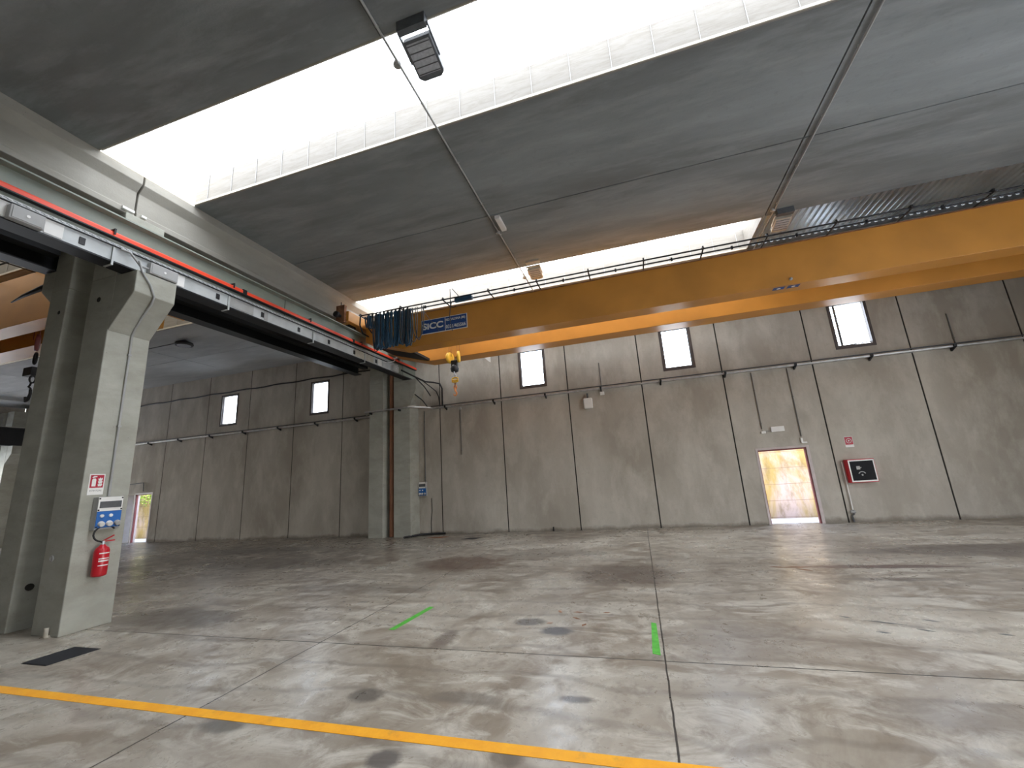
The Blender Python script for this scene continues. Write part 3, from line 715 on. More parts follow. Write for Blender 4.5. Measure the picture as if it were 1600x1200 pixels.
for x in (3.62, 3.92): MB().lathe([(0, 0.04), (0.002, 0.04)], (x, 10.345, GZ0-0.0065), (0, 0, -1), 16).build('label_disc', 'white', o)
# crab on the girders (partly hidden)
cb = thing('crane_trolley', (-5, 11.2, 6.64), 'dark crane trolley between the girders above the hook', 'crane trolley')
MB().box(-5.55, -4.45, 10.40, 10.55, 6.641, 6.72).box(-5.55, -4.45, 11.85, 12.0, 6.641, 6.72).build('travel_beam', 'rust', cb)
MB().box(-5.5, -5.38, 10.55, 11.85, 6.645, 6.72).box(-4.62, -4.5, 10.55, 11.85, 6.645, 6.72).build('cross_beam', 'rust', cb)
MB().lathe([(-0.35, 0.17), (-0.34, 0.2), (-0.33, 0.15), (0.33, 0.15), (0.34, 0.2), (0.35, 0.17)], (-5.0, 11.2, 6.42), (1, 0, 0), 24).build('rope_drum', 'dgrey', cb)

# crane sign
t = thing('crane_sign', (-5.54, 10.19, 5.95), 'blue sign with white letters and phone number on the front girder', 'sign')
SX0, SX1, SZ0, SZ1 = -5.54, -4.13, 5.965, 6.36
MB().box(SX0-0.02, SX1+0.02, 10.182, 10.194, SZ0-0.02, SZ1+0.02).build('border_plate', 'white', t)
MB().box(SX0, -4.80, 10.176, 10.1815, SZ0, SZ1).box(-4.78, SX1, 10.176, 10.1815, SZ0, SZ1).build('blue_field', 'signblue', t)
text('lettering', 'SiCC', 'white', t, (SX0+0.03, 10.175, SZ0+0.11), (1, 0, 0), (0, 0, 1), 0.66, 0.20, 0.003, 0.035)
text('lettering', 'RESCALDINA (MI)', 'white', t, (-4.765, 10.175, SZ0+0.25), (1, 0, 0), (0, 0, 1), 0.60, 0.095, 0.003, 0.02)
text('lettering', '0331/465566', 'white', t, (-4.765, 10.175, SZ0+0.045), (1, 0, 0), (0, 0, 1), 0.61, 0.11, 0.003, 0.02)

# festoon cable: bundle of hanging loops
t = thing('festoon_cable', (-6.3, 9.75, 6.65), 'bunched blue-black festoon cable loops hanging at the left end of the crane', 'cable festoon')
x = -7.05
k = 0
while x < -5.62:
    wd = 0.045+random.uniform(-0.008, 0.012); dp = (1.06 if x > -6.82 else 0.36)+random.uniform(-0.08, 0.05); yy = 9.70+random.uniform(-0.05, 0.05)
    zt = 6.60; pts = []
    for i in range(17):
        a = i/16
        xx = x-wd*math.cos(math.pi*a)*(1+0.4*math.sin(math.pi*a))
        pts.append((xx+0.01*math.sin(9*a+k), yy+0.03*math.sin(4*a+k), zt-dp*math.sin(math.pi*a)**0.55))
    MB().tube(pts, 0.023, 7).build('cable_loop', 'cableblue' if random.random() < 0.9 else 'cablegrey', t)
    x += 0.049; k += 1
for (xc, wd, dp) in ((-6.72, 0.12, 1.12), (-6.66, 0.09, 1.08), (-5.52, 0.12, 1.02), (-5.38, 0.18, 0.93), (-5.36, 0.10, 0.98)):
    pts = []
    for i in range(21):
        a = i/20; pts.append((xc-wd*math.cos(math.pi*a), 9.68, 6.60-dp*math.sin(math.pi*a)**0.5))
    MB().tube(pts, 0.013, 7).build('cable_loop', 'cablegrey', t)
x = -7.0
while x < -5.6:
    MB().box(x-0.022, x+0.022, 9.685, 9.715, 6.58, 6.655).build('cable_trolley', 'rubber', t); x += 0.128
tag(MB().tube([(-5.28, 9.7, 6.66), (-5.22, 9.72, 6.45), (-5.12, 9.85, 6.25), (-5.0, 10.1, 6.05), (-4.97, 10.15, 5.95)], 0.009, 6).build('stay_cable', 'cablegrey'), 'thin cable slanting in front of the blue crane sign', 'cable')

# hook block
hx, hy = -5.0, 11.2
t = thing('hook_block', (hx, hy, 4.33), 'crane hook block with two yellow sheave guards and orange chain hook', 'crane hook')
for dx in (-0.17, -0.10, 0.10, 0.18):
    MB().tube([(hx+dx, hy, 5.50), (hx+dx, hy, 6.36)], 0.007, 6).build('wire_rope', 'rust', t)
for s_ in (-1, 1):
    MB().lathe([(-0.035, 0.10), (-0.03, 0.175), (0.03, 0.175), (0.035, 0.10)], (hx+s_*0.145, hy, 5.46), (1, 0.25*s_, 0), 24).build('sheave_guard', 'yellow', t)
MB().box(hx-0.10, hx+0.10, hy-0.06, hy+0.06, 5.03, 5.36).build('block_body', 'rubber', t, 0.02)
MB().lathe([(0, 0.05), (0.03, 0.11), (0.12, 0.13), (0.2, 0.1), (0.24, 0.05)], (hx, hy, 4.98), (0, 0, 1), 20).build('block_base', 'blacksteel', t)
MB().tube([(hx-0.02, hy-0.08, 5.2), (hx, hy-0.09, 5.08), (hx+0.01, hy-0.05, 4.96), (hx, hy, 4.90)], 0.02, 8).build('shackle', 'galv', t)
def ring(mb, c, r_, tr, ax=0, sx_=1.0, sz_=1.0):
    pts = [];
    for i in range(17):
        a = 2*math.pi*i/16
        if ax == 0: pts.append((c[0]+r_*sx_*math.cos(a), c[1], c[2]+r_*sz_*math.sin(a)))
        else: pts.append((c[0], c[1]+r_*sx_*math.cos(a), c[2]+r_*sz_*math.sin(a)))
    return mb.tube(pts, tr, 6, False)
ring(MB(), (hx, hy, 4.87), 0.05, 0.012).build('ring', 'galv', t)
ring(ring(MB(), (hx, hy, 4.77), 0.10, 0.022, 0, 1.0, 0.5), (hx, hy, 4.71), 0.09, 0.022, 0, 1.1, 0.35).build('chain_ring', 'yellow', t)
ch = MB()
for i in range(3): ring(ch, (hx, hy, 4.66-0.06*i), 0.032, 0.012, i % 2, 0.8, 1.2)
ch.build('chain', 'rust', t)
ring(ring(MB(), (hx, hy, 4.52), 0.055, 0.018, 0, 0.8, 1.0), (hx, hy, 4.45), 0.05, 0.018, 1, 0.8, 1.0).build('swivel', 'orangehook', t)
pts = [(hx, hy, 4.44), (hx, hy, 4.40), (hx+0.035, hy, 4.36), (hx+0.04, hy, 4.31), (hx, hy, 4.26), (hx-0.05, hy, 4.28), (hx-0.06, hy, 4.33)]
MB().tube(pts, 0.02, 8, True, [0.018, 0.02, 0.024, 0.026, 0.024, 0.018, 0.008]).build('hook', 'orangehook', t)

# ---------------------------------------------------------------- side-bay crane
sc_ = thing('bridge_crane', (-20, 5.5, 6.6), 'orange overhead crane of the side bay at the left edge behind the near column', 'overhead crane')
girder(sc_, 4.97, 5.35, 5.62, 6.80, -30.0, -10.9, -10.1, 0.0)
girder(sc_, 5.85, 6.35, 5.62, 6.80, -30.0, -10.9, -10.1, 0.0)
MB().box(-10.08, -9.72, 4.6, 6.75, 6.675, 6.9).box(-10.09, -9.95, 4.6, 6.75, 5.95, 6.675).build('end_carriage', 'crane', sc_, 0.01)
for y in (4.3, 4.55):
    MB().tube([(-30, y, 6.83), (-10.4, y, 6.83)], 0.018, 8).build('festoon_rail', 'blacksteel', sc_)
for i in range(10):
    x = -10.8-1.33*i; MB().box(x-0.016, x+0.016, 4.2, 4.99, 6.801, 6.815).build('rail_bracket', 'blacksteel', sc_)
tag(MB().tube([(-9.98, 4.7, 6.25), (-10.2, 4.6, 6.05), (-10.6, 4.5, 5.92), (-11.2, 4.5, 5.86), (-11.8, 4.6, 5.88)], 0.045, 8, True, [0.05, 0.06, 0.05, 0.03, 0.012]).build('drooping_cable', 'rubber'), 'black cable drooping in front of the side-bay crane', 'cable')
t = thing('crane_trolley', (-13.1, 5.6, 6.8), 'rusty trolley on top of the side-bay crane girders', 'crane trolley')
MB().box(-13.7, -12.5, 5.2, 6.0, 6.801, 6.86).build('trolley_frame', 'rust', t)
MB().lathe([(-0.3, 0.15), (0.3, 0.15)], (-13.1, 5.6, 6.6), (1, 0, 0), 20).build('rope_drum', 'dgrey', t)
t = thing('hook_block', (-12.95, 5.6, 4.1), 'dark hook block hanging from the side-bay crane beside the near column', 'crane hook')
for dx in (-0.12, 0.10): MB().tube([(-13.05+dx, 5.6, 5.6), (-13.1+dx, 5.6, 6.5)], 0.008, 6).build('wire_rope', 'doorred', t)
MB().lathe([(-0.04, 0.12), (-0.03, 0.2), (0.03, 0.2), (0.04, 0.12)], (-12.98, 5.6, 5.50), (0.5, 1, 0), 24).build('sheave', 'doorred', t)
ring(MB(), (-12.95, 5.6, 5.12), 0.09, 0.022, 0, 0.6, 1.5).build('chain_ring', 'rubber', t)
MB().box(-13.14, -12.84, 5.52, 5.68, 4.70, 4.90).build('counterweight', 'rubber', t, 0.01)
ring(MB(), (-12.9, 5.6, 4.62), 0.07, 0.02, 1, 0.7, 1.2).tube([(-12.92, 5.6, 4.56), (-12.96, 5.6, 4.48), (-13.0, 5.6, 4.46), (-12.9, 5.6, 4.40)], 0.02, 6).build('chain', 'rubber', t)
MB().tube([(-12.9, 5.6, 4.38), (-12.88, 5.6, 4.28), (-12.93, 5.6, 4.16), (-13.0, 5.6, 4.12), (-13.03, 5.6, 4.22)], 0.03, 8).build('hook', 'rubber', t)

# ---------------------------------------------------------------- wall tray, pipes, cables
def wall_tray(x0, x1, z, label, dy=0.0):
    t = thing('wall_tray', ((x0+x1)/2, YW-0.1-dy, z), label, 'cable tray')
    MB().box(x0, x1, YW-0.16-dy, YW-0.04-dy, z-0.03, z+0.012).build('tray', 'galv', t)
    MB().tube([(x0, YW-0.19-dy, z+0.05), (x1, YW-0.19-dy, z+0.05)], 0.017, 8).build('pipe', 'cablegrey', t)
    x = x0+0.55
    while x < x1:
        MB().prism([(YW-0.001, z-0.12), (YW-0.21-dy, z-0.035), (YW-0.21-dy, z-0.031), (YW-0.001, z-0.031)], 'x', x-0.02, x+0.02).box(x-0.03, x+0.03, YW-0.20-dy, YW-0.165-dy, z-0.03, z+0.03).build('bracket', 'blacksteel', t); x += 1.86
    return t
wall_tray(-7.0, XR-0.1, 4.42, 'galvanised cable tray along the main bay back wall below the windows')
wall_tray(XL+0.2, -9.45, 4.37, 'galvanised cable tray along the side bay back wall below the windows')
t = thing('tray_crossing', (-8.4, 12.95, 4.42), 'bright metal tray stepping around the far column', 'cable tray')
MB().prism([(-9.75, 13.42), (-9.40, 12.86), (-7.45, 12.86), (-7.0, 13.42), (-7.0, 13.55), (-7.52, 12.98), (-9.34, 12.98), (-9.75, 13.55)], 'z', 4.41, 4.455).build('tray', 'galv', t)
MB().box(-7.6, -7.3, 12.84, 12.855, 4.42, 4.47).build('reflective_plate', 'white', t)
for x in (-9.2, -8.0): MB().box(x-0.02, x+0.02, 12.88, 13.015, 4.34, 4.408).build('bracket', 'blacksteel', t)
tag(MB().tube([(x, YW-0.03, 6.20+0.25*(x+31)/22*0.3+0.02*math.sin(x*3.4)) for x in [-31+0.5*k for k in range(44)]], 0.028, 7).build('wall_cable', 'rubber'), 'thick dark cable run high on the side bay wall near the ceiling', 'cable')
def wpipe(x, z0, z1, label, r_=0.014, m='dullpipe', name='conduit_pipe'):
    t = thing(name, (x, YW-0.02, z0), label, 'conduit', 'thin conduits on the back wall')
    MB().tube([(x, YW-0.02, z0), (x, YW-0.02, z1)], r_, 8).build('pipe', m, t)
    z = z0+0.15
    while z < z1:
        MB().box(x-0.018, x+0.018, YW-0.036, YW, z, z+0.02).build('clip', m, t); z += 1.0
    return t
wpipe(-5.92, 2.65, 4.28, 'thin grey conduit left of the main wall, hanging from the tray')
tag(MB().lathe([(0, 0.05), (0.05, 0.05)], (-5.93, YW-0.0005, 4.31), (0, -1, 0), 16).build('junction_box', 'greyplastic'), 'round grey junction box under the tray near the far column', 'junction box')
wpipe(-7.37, 1.80, 4.36, 'thin dark conduit down to the far socket panel', 0.014, 'dgrey')
wpipe(-0.85, 4.48, 5.30, 'short grey conduit rising above the tray between windows')
wpipe(3.57, 2.66, 4.36, 'grey conduit down to the emergency light above the doorway')
wpipe(4.52, 2.36, 4.36, 'grey conduit down to the detector at the doorway corner')
wpipe(8.55, 4.5, 5.35, 'short grey conduit above the tray at the far right')
tag(MB().box(-0.92, -0.78, YW-0.05, YW-0.0005, 4.20, 4.31).build('junction_box', 'white', None, 0.01), 'small white junction box under the tray beside the white wall speaker', 'junction box')
t = thing('wall_speaker', (-1.33, YW, 3.8), 'white rounded box mounted under the tray between two windows', 'wall box')
MB().box(-1.47, -1.19, YW-0.14, YW-0.0005, 3.79, 4.14).build('housing', 'white', t, 0.03)
MB().box(-1.36, -1.30, YW-0.10, YW-0.05, 4.14, 4.30).build('mount_arm', 'dgrey', t)
t = thing('emergency_light', (3.96, YW, 2.6), 'flat white emergency light fixture above the right doorway', 'emergency light')
MB().box(3.79, 4.13, YW-0.06, YW-0.0005, 2.55, 2.70).build('housing', 'white', t, 0.008)
MB().tube([(3.57, YW-0.02, 2.62), (3.60, YW-0.02, 2.59), (3.79, YW-0.02, 2.60)], 0.009, 6).build('lead', 'greyplastic', t)
tag(MB().box(3.53, 3.65, YW-0.05, YW-0.0005, 2.52, 2.60).build('junction_box', 'white', None, 0.01), 'small white junction box left of the emergency light', 'junction box')
t = thing('door_sensor', (4.56, YW, 2.2), 'small white detector at the upper right corner of the doorway', 'sensor')
MB().box(4.48, 4.53, YW-0.05, YW-0.0005, 2.17, 2.32).build('body', 'white', t, 0.006)
MB().box(4.53, 4.62, YW-0.05, YW-0.0005, 2.17, 2.21).build('arm', 'white', t)

# white triangular bracket, crack, skirting grime
tag(MB().prism([(-4.94, 6.12), (-4.66, 6.12), (-4.66, 5.84)], 'y', YW-0.03, YW-0.0005).build('wall_bracket', 'white'), 'small white triangular bracket on the wall under the crane girder', 'bracket')
tag(MB().tube([(-7.14, YW-0.006, 1.22), (-7.13, YW-0.006, 0.8), (-7.17, YW-0.006, 0.4), (-7.16, YW-0.006, 0.02)], 0.011, 6).build('hanging_cord', 'rubber'), 'thin black cord hanging down the wall by the far socket panel', 'cord')
tag(MB().tube([(-7.75, YW-0.85, 0.035), (-7.5, YW-0.25, 0.035), (-7.1, YW-0.12, 0.035), (-6.7, YW-0.10, 0.035), (-6.6, YW-0.08, 0.035)], 0.035, 8).build('floor_hose', 'rubber'), 'black hose lying along the wall foot beside the far column', 'hose')
mb = MB().prism([(-5.50, 12.32), (-5.30, 12.62), (-4.88, 12.60), (-5.06, 12.25)], 'z', 0.0, 0.004)
tag(mb.build('floor_hatch', 'grate'), 'small black floor hatch near the back wall', 'hatch')
tag(MB().prism([(-6.9, 12.75), (-6.75, 13.05), (-6.2, 13.0), (-6.35, 12.7)], 'z', 0.0, 0.004).build('floor_hatch', 'rust'), 'dull brown floor plate near the far column', 'hatch')
tag(MB().box(-2.86, -2.82, YW-0.04, YW-0.0005, 0.0, 0.13).build('pipe_end', 'rubber'), 'short black pipe end at the foot of the back wall', 'pipe')
tag(MB().tube([(-22.8, YW-0.05, 2.55), (-21.6, YW-0.05, 2.58), (-21.55, YW-0.05, 2.2)], 0.02, 7).build('conduit_pipe', 'dgrey'), 'dark conduit above the side bay doorway', 'conduit')

# hose cabinet with sign, pipe and valve
t = thing('fire_hose_cabinet', (5.72, YW-0.1, 1.0), 'red fire hose cabinet with black glazed front on the right wall', 'fire cabinet')
MB().box(5.38, 6.0, YW-0.20, YW-0.0005, 1.03, 1.64).build('cabinet_body', 'extred', t, 0.006)
d = MB().box(5.40, 5.98, YW-0.222, YW-0.201, 1.05, 1.085).box(5.40, 5.98, YW-0.222, YW-0.201, 1.59, 1.62).box(5.40, 5.425, YW-0.222, YW-0.201, 1.085, 1.59).box(5.955, 5.98, YW-0.222, YW-0.201, 1.085, 1.59).build('door_trim', 'white', t)
gp = MB().box(5.425, 5.955, YW-0.216, YW-0.2015, 1.085, 1.59).build('door_glass', 'black', t)
MB().box(5.56, 5.64, YW-0.221, YW-0.2165, 1.37, 1.46).box(5.64, 5.67, YW-0.221, YW-0.2165, 1.405, 1.43).build('hose_symbol', 'greyplastic', gp)
MB().add([(5.66+0.09*math.cos(a)*q, YW-0.219, 1.23+0.09*math.sin(a)*q) for q in (1, 0.78) for a in [math.pi*(0.12+0.76*i/10) for i in range(11)]], [(i, i+1, i+12, i+11) for i in range(10)]).lathe([(0, 0.022), (0.002, 0.022)], (5.66, YW-0.2165, 1.225), (0, -1, 0), 14).build('reel_symbol', 'greyplastic', gp)
t = thing('hydrant_pipe', (5.33, YW-0.04, 0), 'thin white hydrant pipe with valve left of the fire hose cabinet', 'pipe')
MB().tube([(5.33, YW-0.04, 1.60), (5.33, YW-0.04, 0.33)], 0.014, 8).build('pipe', 'white', t)
MB().tube([(5.33, YW-0.04, 0.33), (5.33, YW-0.04, 0.22), (5.28, YW-0.04, 0.18), (5.30, YW-0.04, 0.02)], 0.024, 8).build('lower_pipe', 'dgrey', t)
MB().lathe([(-0.05, 0.04), (0.05, 0.04)], (5.32, YW-0.05, 0.28), (1, 0, 0), 12).build('valve', 'greyplastic', t)
t = thing('hydrant_sign', (5.62, YW, 2.0), 'small red and white hydrant sign above the fire hose cabinet', 'sign')
MB().box(5.52, 5.72, YW-0.006, YW-0.0005, 1.97, 2.26).build('sign_plate', 'white', t)
o = MB().box(5.53, 5.71, YW-0.009, YW-0.0065, 2.04, 2.25).build('red_panel', 'signred', t)
rg = MB(); ring(rg, (5.62, YW-0.011, 2.145), 0.06, 0.006); rg.lathe([(0, 0.02), (0.002, 0.02)], (5.62, YW-0.0095, 2.145), (0, -1, 0), 12)
rg.build('reel_pictogram', 'white', o)

# ---------------------------------------------------------------- column furniture
def socket_panel(name, label, o, right, out, w, h, d):
    """o lower-left-back corner, right = along the wall, out = away from the wall"""
    t = thing(name, o, label, 'socket panel', 'socket panels'); O_ = Vector(o); R_ = Vector(right); N_ = Vector(out)
    def bx(a, b_, c, e, z0, z1):
        mb = MB(); vs = []
        for u in (a, b_):
            for q in (c, e):
                for z in (z0, z1): vs.append(O_+R_*u+N_*q+Vector((0, 0, z)))
        mb.add(vs, [(0, 1, 3, 2), (4, 6, 7, 5), (0, 4, 5, 1), (2, 3, 7, 6), (0, 2, 6, 4), (1, 5, 7, 3)])
        return mb
    bx(0, w, 0.001, d, 0, h).build('enclosure', 'greyplastic', t, 0.008)
    bx(0.01*w, w*0.99, d+0.0005, d+0.012, 0.56*h, 0.99*h).build('upper_cover', 'white', t, 0.004)
    bx(0.07*w, w*0.93, d+0.0125, d+0.018, 0.66*h, 0.86*h).build('breaker_window', 'dgrey', t)
    b_ = bx(0.01*w, w*0.99, d+0.0005, d+0.012, 0.06*h, 0.555*h).build('blue_cover', 'bluepanel', t, 0.004)
    for u in (0.2, 0.55):
        c = O_+R_*(u*w)+N_*(d+0.012)+Vector((0, 0, 0.42*h))
        MB().lathe([(0, 0.075*w), (0.02, 0.07*w)], c, out, 16).build('small_socket', 'white', t)
    for u in (0.2, 0.52, 0.84):
        c = O_+R_*(u*w)+N_*(d+0.012)+Vector((0, 0, 0.19*h))
        MB().lathe([(0, 0.12*w), (0.04, 0.115*w), (0.05, 0.10*w)], c, tuple(N_+Vector((0, 0, -0.35))), 18).build('socket_cap', 'white' if u < 0.8 else 'greyplastic', t)
    for u in (0.05, 0.95):
        for z in (0.09, 0.60, 0.95):
            c = O_+R_*(u*w)+N_*(d+0.012)+Vector((0, 0, z*h)); MB().lathe([(0, 0.012), (0.003, 0.011)], c, out, 10).build('screw', 'rubber', t)
    return t
XF = -7.965
socket_panel('socket_panel', 'grey and blue socket panel on the near column above the extinguisher', (XF, 4.36, 1.385), (0, 1, 0), (1, 0, 0), 0.32, 0.48, 0.115)
socket_panel('socket_panel', 'small grey and blue socket panel on the back wall beside the far column', (-7.60, YW, 1.30), (1, 0, 0), (0, -1, 0), 0.30, 0.50, 0.10)
# extinguisher sign
t = thing('extinguisher_sign', (XF, 4.36, 1.9), 'white sign with red extinguisher pictogram on the near column', 'sign')
MB().box(XF+0.0005, XF+0.006, 4.27, 4.465, 1.905, 2.215).build('sign_plate', 'white', t)
o = MB().box(XF+0.0065, XF+0.009, 4.285, 4.45, 2.01, 2.20).build('red_panel', 'signred', t)
pg = MB().box(XF+0.0095, XF+0.011, 4.305, 4.355, 2.03, 2.13)
pg.prism([(4.305, 2.13), (4.355, 2.13), (4.345, 2.148), (4.315, 2.148)], 'x', XF+0.0095, XF+0.011)
pg.prism([(4.315, 2.155), (4.362, 2.17), (4.362, 2.182), (4.325, 2.185), (4.30, 2.165)], 'x', XF+0.0095, XF+0.011)
for k in range(3):
    zz = 2.03+0.042*k
    pg.prism([(4.385, zz), (4.425, zz), (4.437, zz+0.025), (4.425, zz+0.045), (4.415, zz+0.028), (4.405, zz+0.05), (4.395, zz+0.03), (4.38, zz+0.035)], 'x', XF+0.0095, XF+0.011)
pg.build('pictogram', 'white', o)
text('sign_caption', 'ESTINTORE', 'dgrey', t, (XF+0.0065, 4.29, 1.955), (0, 1, 0), (0, 0, 1), 0.15, 0.022, 0.001)
# extinguisher
ex, ey = -7.85, 4.50
t = thing('fire_extinguisher', (ex, ey, 0.72), 'red fire extinguisher hanging on the near column below the socket panel', 'fire extinguisher')
MB().lathe([(0, 0.06), (0.012, 0.085), (0.03, 0.09), (0.36, 0.09), (0.40, 0.075), (0.43, 0.04), (0.45, 0.025)], (ex, ey, 0.72), (0, 0, 1), 28).build('cylinder', 'extred', t)
MB().lathe([(0, 0.022), (0.05, 0.022), (0.055, 0.015)], (ex, ey, 1.165), (0, 0, 1), 14).build('valve', 'galv', t)
MB().box(ex-0.014, ex+0.014, ey-0.01, ey+0.14, 1.205, 1.22).prism([(ey-0.01, 1.225), (ey+0.02, 1.225), (ey+0.13, 1.28), (ey+0.125, 1.29)], 'x', ex-0.014, ex+0.014).build('lever', 'extred', t)
hp = []
for i in range(15):
    a = math.pi*(1.52-1.35*i/14)
    hp.append((ex, ey+0.02+0.135*math.cos(a)-0.02, 1.235+0.10+0.115*math.sin(a)-0.01))
MB().tube([(ex, ey, 1.19)]+hp[1:], 0.012, 8).build('hose', 'rubber', t)
mb = MB(); n_ = 12; vs = []
for z in (0.86, 1.06):
    for i in range(n_+1):
        a = math.radians(-70+110*i/n_); vs.append((ex+0.0915*math.cos(a), ey+0.0915*math.sin(a), z))
for z0_, z1_ in ((0.87, 0.885), (1.04, 1.055), (0.93, 0.95), (0.965, 0.98)):
    vs = []
    for z in (z0_, z1_):
        for i in range(n_+1):
            a = math.radians(-45+85*i/n_); vs.append((ex+0.0912*math.cos(a), ey+0.0912*math.sin(a), z))
    mb.add(vs, [(i, i+1, i+n_+2, i+n_+1) for i in range(n_)], True)
mb.build('label_stripes', 'white', t)
MB().box(XF+0.0005, ex-0.085, ey-0.02, ey+0.02, 1.02, 1.10).build('wall_hook', 'blacksteel', t)

# ---------------------------------------------------------------- floor markings
t = MB().prism([(-7.9, 2.945), (0.06, 2.985), (3.6, 3.0), (3.6, 3.11), (0.06, 3.09), (-7.9, 3.055)], 'z', 0.0005, 0.003).build('floor_line', 'line')
tag(t, 'worn yellow painted line crossing the foreground floor', 'floor marking')
tag(MB().prism([(-3.24, 4.98), (-3.16, 4.98), (-3.08, 5.88), (-3.16, 5.91)], 'z', 0.0005, 0.003).build('floor_tape', 'green'), 'green tape strip on the floor, slanting, left of centre', 'floor tape')
tag(MB().prism([(-0.095, 4.66), (-0.02, 4.63), (-0.03, 5.50), (-0.085, 5.53)], 'z', 0.0005, 0.003).build('floor_tape', 'green'), 'green tape strip beside the long floor joint, right of centre', 'floor tape')
t = thing('drain_grate', (-6.9, 3.75, 0), 'black rectangular drain grate in the floor before the near column', 'drain grate')
MB().prism([(-7.19, 3.49), (-6.75, 3.49), (-6.70, 3.98), (-7.17, 3.98)], 'z', 0.0005, 0.004).build('pit_cover', 'grate', t)
bars = MB()
for k in range(16):
    a = k/15
    p0 = Vector((-7.18+0.42*a, 3.50, 0.006)); p1 = Vector((-7.16+0.45*a, 3.97, 0.006)); bars.tube([p0, p1], 0.005, 4)
bars.build('bars', 'blacksteel', t)
# bolt marks left where machines stood
def marks(name, pts, m, label, w=0.05):
    mb = MB()
    for (x, y, a, ln) in pts:
        c, s_ = math.cos(a)*ln/2, math.sin(a)*ln/2; nx, ny = -math.sin(a)*w/2, math.cos(a)*w/2
        mb.prism([(x-c, y-s_), (x-c*0.2+nx, y-s_*0.2+ny), (x+c, y+s_), (x+c*0.3-nx*0.8, y+s_*0.3-ny*0.8)], 'z', 0.0004, 0.0016)
    return tag(mb.build(name, m), label, 'floor mark', None, 'stuff')
marks('bolt_marks', [(-1.27, 5.40, .5, .09), (-0.85, 5.38, 1.2, .1), (-1.22, 5.84, 2.2, .12), (-0.98, 5.83, 0, .14), (-0.97, 5.60, 2.6, .14), (-0.62, 5.84, .4, .1)], 'rust', 'rusty bolt marks in a ring on the floor at centre')
marks('bolt_marks', [(2.28, 8.38, .1, .5), (2.36, 8.2, 2.5, .25), (2.0, 8.4, 0, .2)], 'rust', 'dark rusty gouge on the floor before the right doorway', 0.08)
marks('bolt_marks', [(2.0, 5.9, 2.6, .12), (2.75, 5.85, 2.8, .14), (2.55, 5.55, 2.7, .14), (2.3, 5.75, 2.8, .35), (3.15, 5.5, 2.9, .12), (2.15, 5.45, 2.9, .12)], 'dgrey', 'dark arc of bolt marks on the floor right of centre', 0.04)
marks('bolt_marks', [(-4.4, 6.05, 0.1, .2), (-4.75, 6.05, 2.9, .08), (-4.75, 5.65, 1.4, .05), (-4.35, 5.68, 2.4, .07), (-5.1, 5.65, 1.2, .05)], 'dgrey', 'faint small bolt marks on the pale floor left of the green tape', 0.03)

# ---------------------------------------------------------------- ceiling services
def ceiling_conduit(x, z, y0, y1, label, boxes):
    t = thing('ceiling_conduit', (x, (y0+y1)/2, z), label, 'conduit')
    MB().tube([(x, y, z) for y in (y0, y1)], 0.018, 8).build('pipe', 'greyplastic', t)
    for y in boxes:
        MB().lathe([(-0.03, 0.055), (0.02, 0.055), (0.03, 0.03)], (x-0.03, y, z), (-0.2, 0, -1), 16).build('round_box', 'greyplastic', t)
    y = y0+0.3
    while y < y1:
        if not any(s0-0.05 < y < s0+SKW+0.05 for s0 in skys): MB().box(x-0.025, x+0.025, y-0.012, y+0.012, z, ZC).build('saddle', 'galv', t)
        y += 1.25
    return t
ceiling_conduit(-2.50, ZC-0.03, YB+1, 13.2, 'grey conduit along the ceiling joint left of centre', (4.07, 8.43, 10.9))
ceiling_conduit(3.78, ZC-0.03, YB+1, 13.2, 'grey conduit along the ceiling joint on the right', (10.05,))
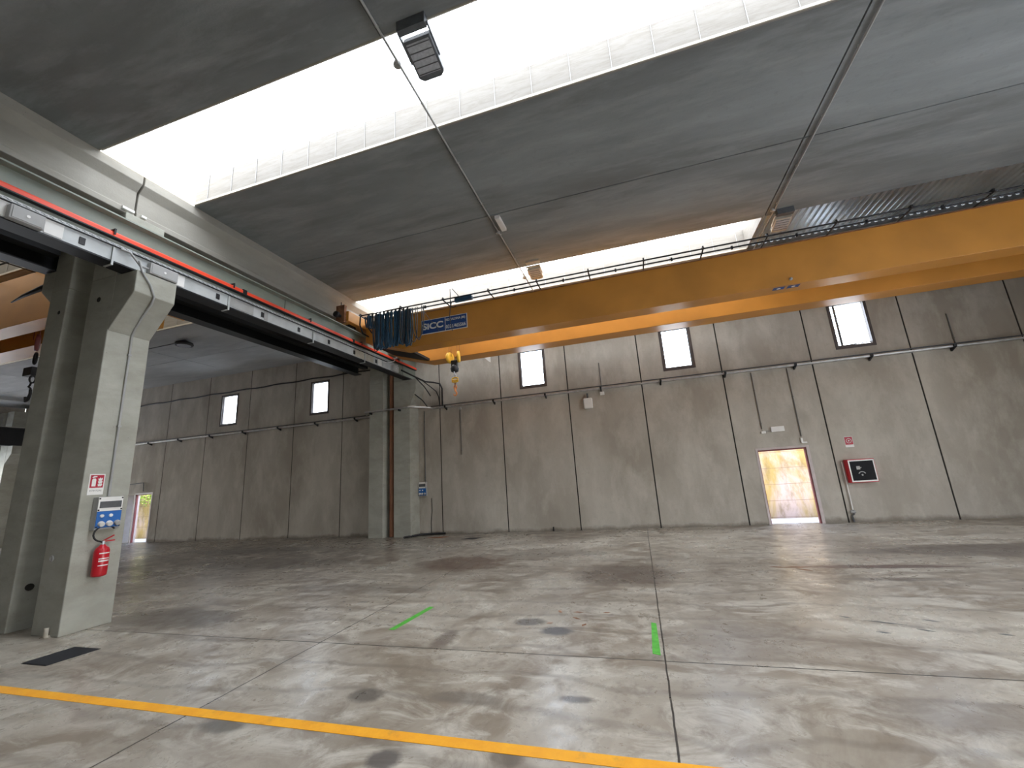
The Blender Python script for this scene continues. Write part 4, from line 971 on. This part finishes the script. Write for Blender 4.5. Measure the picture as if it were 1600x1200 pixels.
def flood(x, y, z, label, tilt, m='lampbody', s=1.0):
    t = thing('floodlight', (x, y, z), label, 'floodlight', 'floodlights under the main ceiling')
    c, s_ = math.cos(tilt), math.sin(tilt)
    def tr(mb):
        mb.v = [(x+v[0]*s, y+(v[1]*c-v[2]*s_)*s, z+(v[1]*s_+v[2]*c)*s) for v in mb.v]; return mb
    tr(MB().prism([(-0.19, -0.24), (0.19, -0.24), (0.19, 0.20), (0.13, 0.25), (-0.13, 0.25), (-0.19, 0.20)], 'z', -0.05, 0.06)).build('housing', m, t, 0.012)
    tr(MB().box(-0.16, 0.16, -0.21, 0.17, -0.058, -0.051)).build('lens', 'lens', t)
    f = MB()
    for k in range(5): f.box(-0.16, 0.16, -0.19+0.085*k, -0.18+0.085*k, -0.066, -0.059)
    tr(f).build('louvre', 'dgrey', t)
    tr(MB().box(-0.215, -0.195, -0.32, 0.03, -0.02, 0.02).box(0.195, 0.215, -0.32, 0.03, -0.02, 0.02).box(-0.215, 0.215, -0.345, -0.32, -0.02, 0.02)).build('bracket', m, t)
    return t
flood(-2.05, 3.98, ZC-0.20, 'dark floodlight hanging at the edge of the large rooflight', math.radians(-14))
flood(-2.10, 10.48, ZC-0.18, 'beige floodlight under the rooflight above the crane girder', math.radians(-12), 'beige', 0.92)
flood(4.02, 10.50, ZC-0.17, 'grey floodlight before the corrugated sheet at right', math.radians(-12), 'beige', 0.92)
MB_ = thing('mounting_pad', (-2.08, 10.14, ZC-0.03), 'beige mounting bar holding the floodlight over the crane', 'bracket')
MB().box(-2.28, -1.9, 10.05, 10.2, ZC-0.05, ZC-0.0005).build('pad', 'beige', MB_)
tag(MB().box(-2.25, -1.86, 3.60, 3.68, ZC-0.16, ZC-0.0005).build('mounting_bar', 'lampbody'), 'dark mounting bar holding the floodlight at the large rooflight', 'bracket')
tag(MB().box(3.85, 4.2, 10.08, 10.2, ZC-0.14, ZC-0.0005).build('mounting_bar', 'lampbody'), 'dark mounting bar holding the right-hand floodlight', 'bracket')
t = thing('ceiling_lamp', (-2.32, 8.07, ZC-0.04), 'narrow white emergency lamp on the ceiling beside the conduit joint', 'lamp')
MB().box(-2.40, -2.28, 7.82, 8.36, ZC-0.08, ZC-0.0005).build('housing', 'white', t, 0.01)
MB().box(-2.385, -2.295, 7.84, 8.34, ZC-0.092, ZC-0.0805).build('diffuser', 'white', t, 0.004)
t = thing('high_bay_lamp', (-14.5, 9.8, ZL-0.2), 'black round lamp under the side bay ceiling right of the near column', 'lamp')
MB().lathe([(0, 0.24), (0.04, 0.27), (0.10, 0.25), (0.16, 0.12), (0.19, 0.06)], (-14.4, 9.75, ZL-0.20), (0, 0, 1), 24).build('housing', 'rubber', t)
MB().lathe([(0, 0.19), (0.01, 0.20)], (-14.4, 9.75, ZL-0.2105), (0, 0, 1), 24).build('diffuser', 'lens', t)
MB().tube([(-14.6, 9.8, ZL-0.02), (-15.6, 9.8, ZL-0.02), (-20, 9.8, ZL-0.02)], 0.012, 6).build('lead', 'rubber', t)
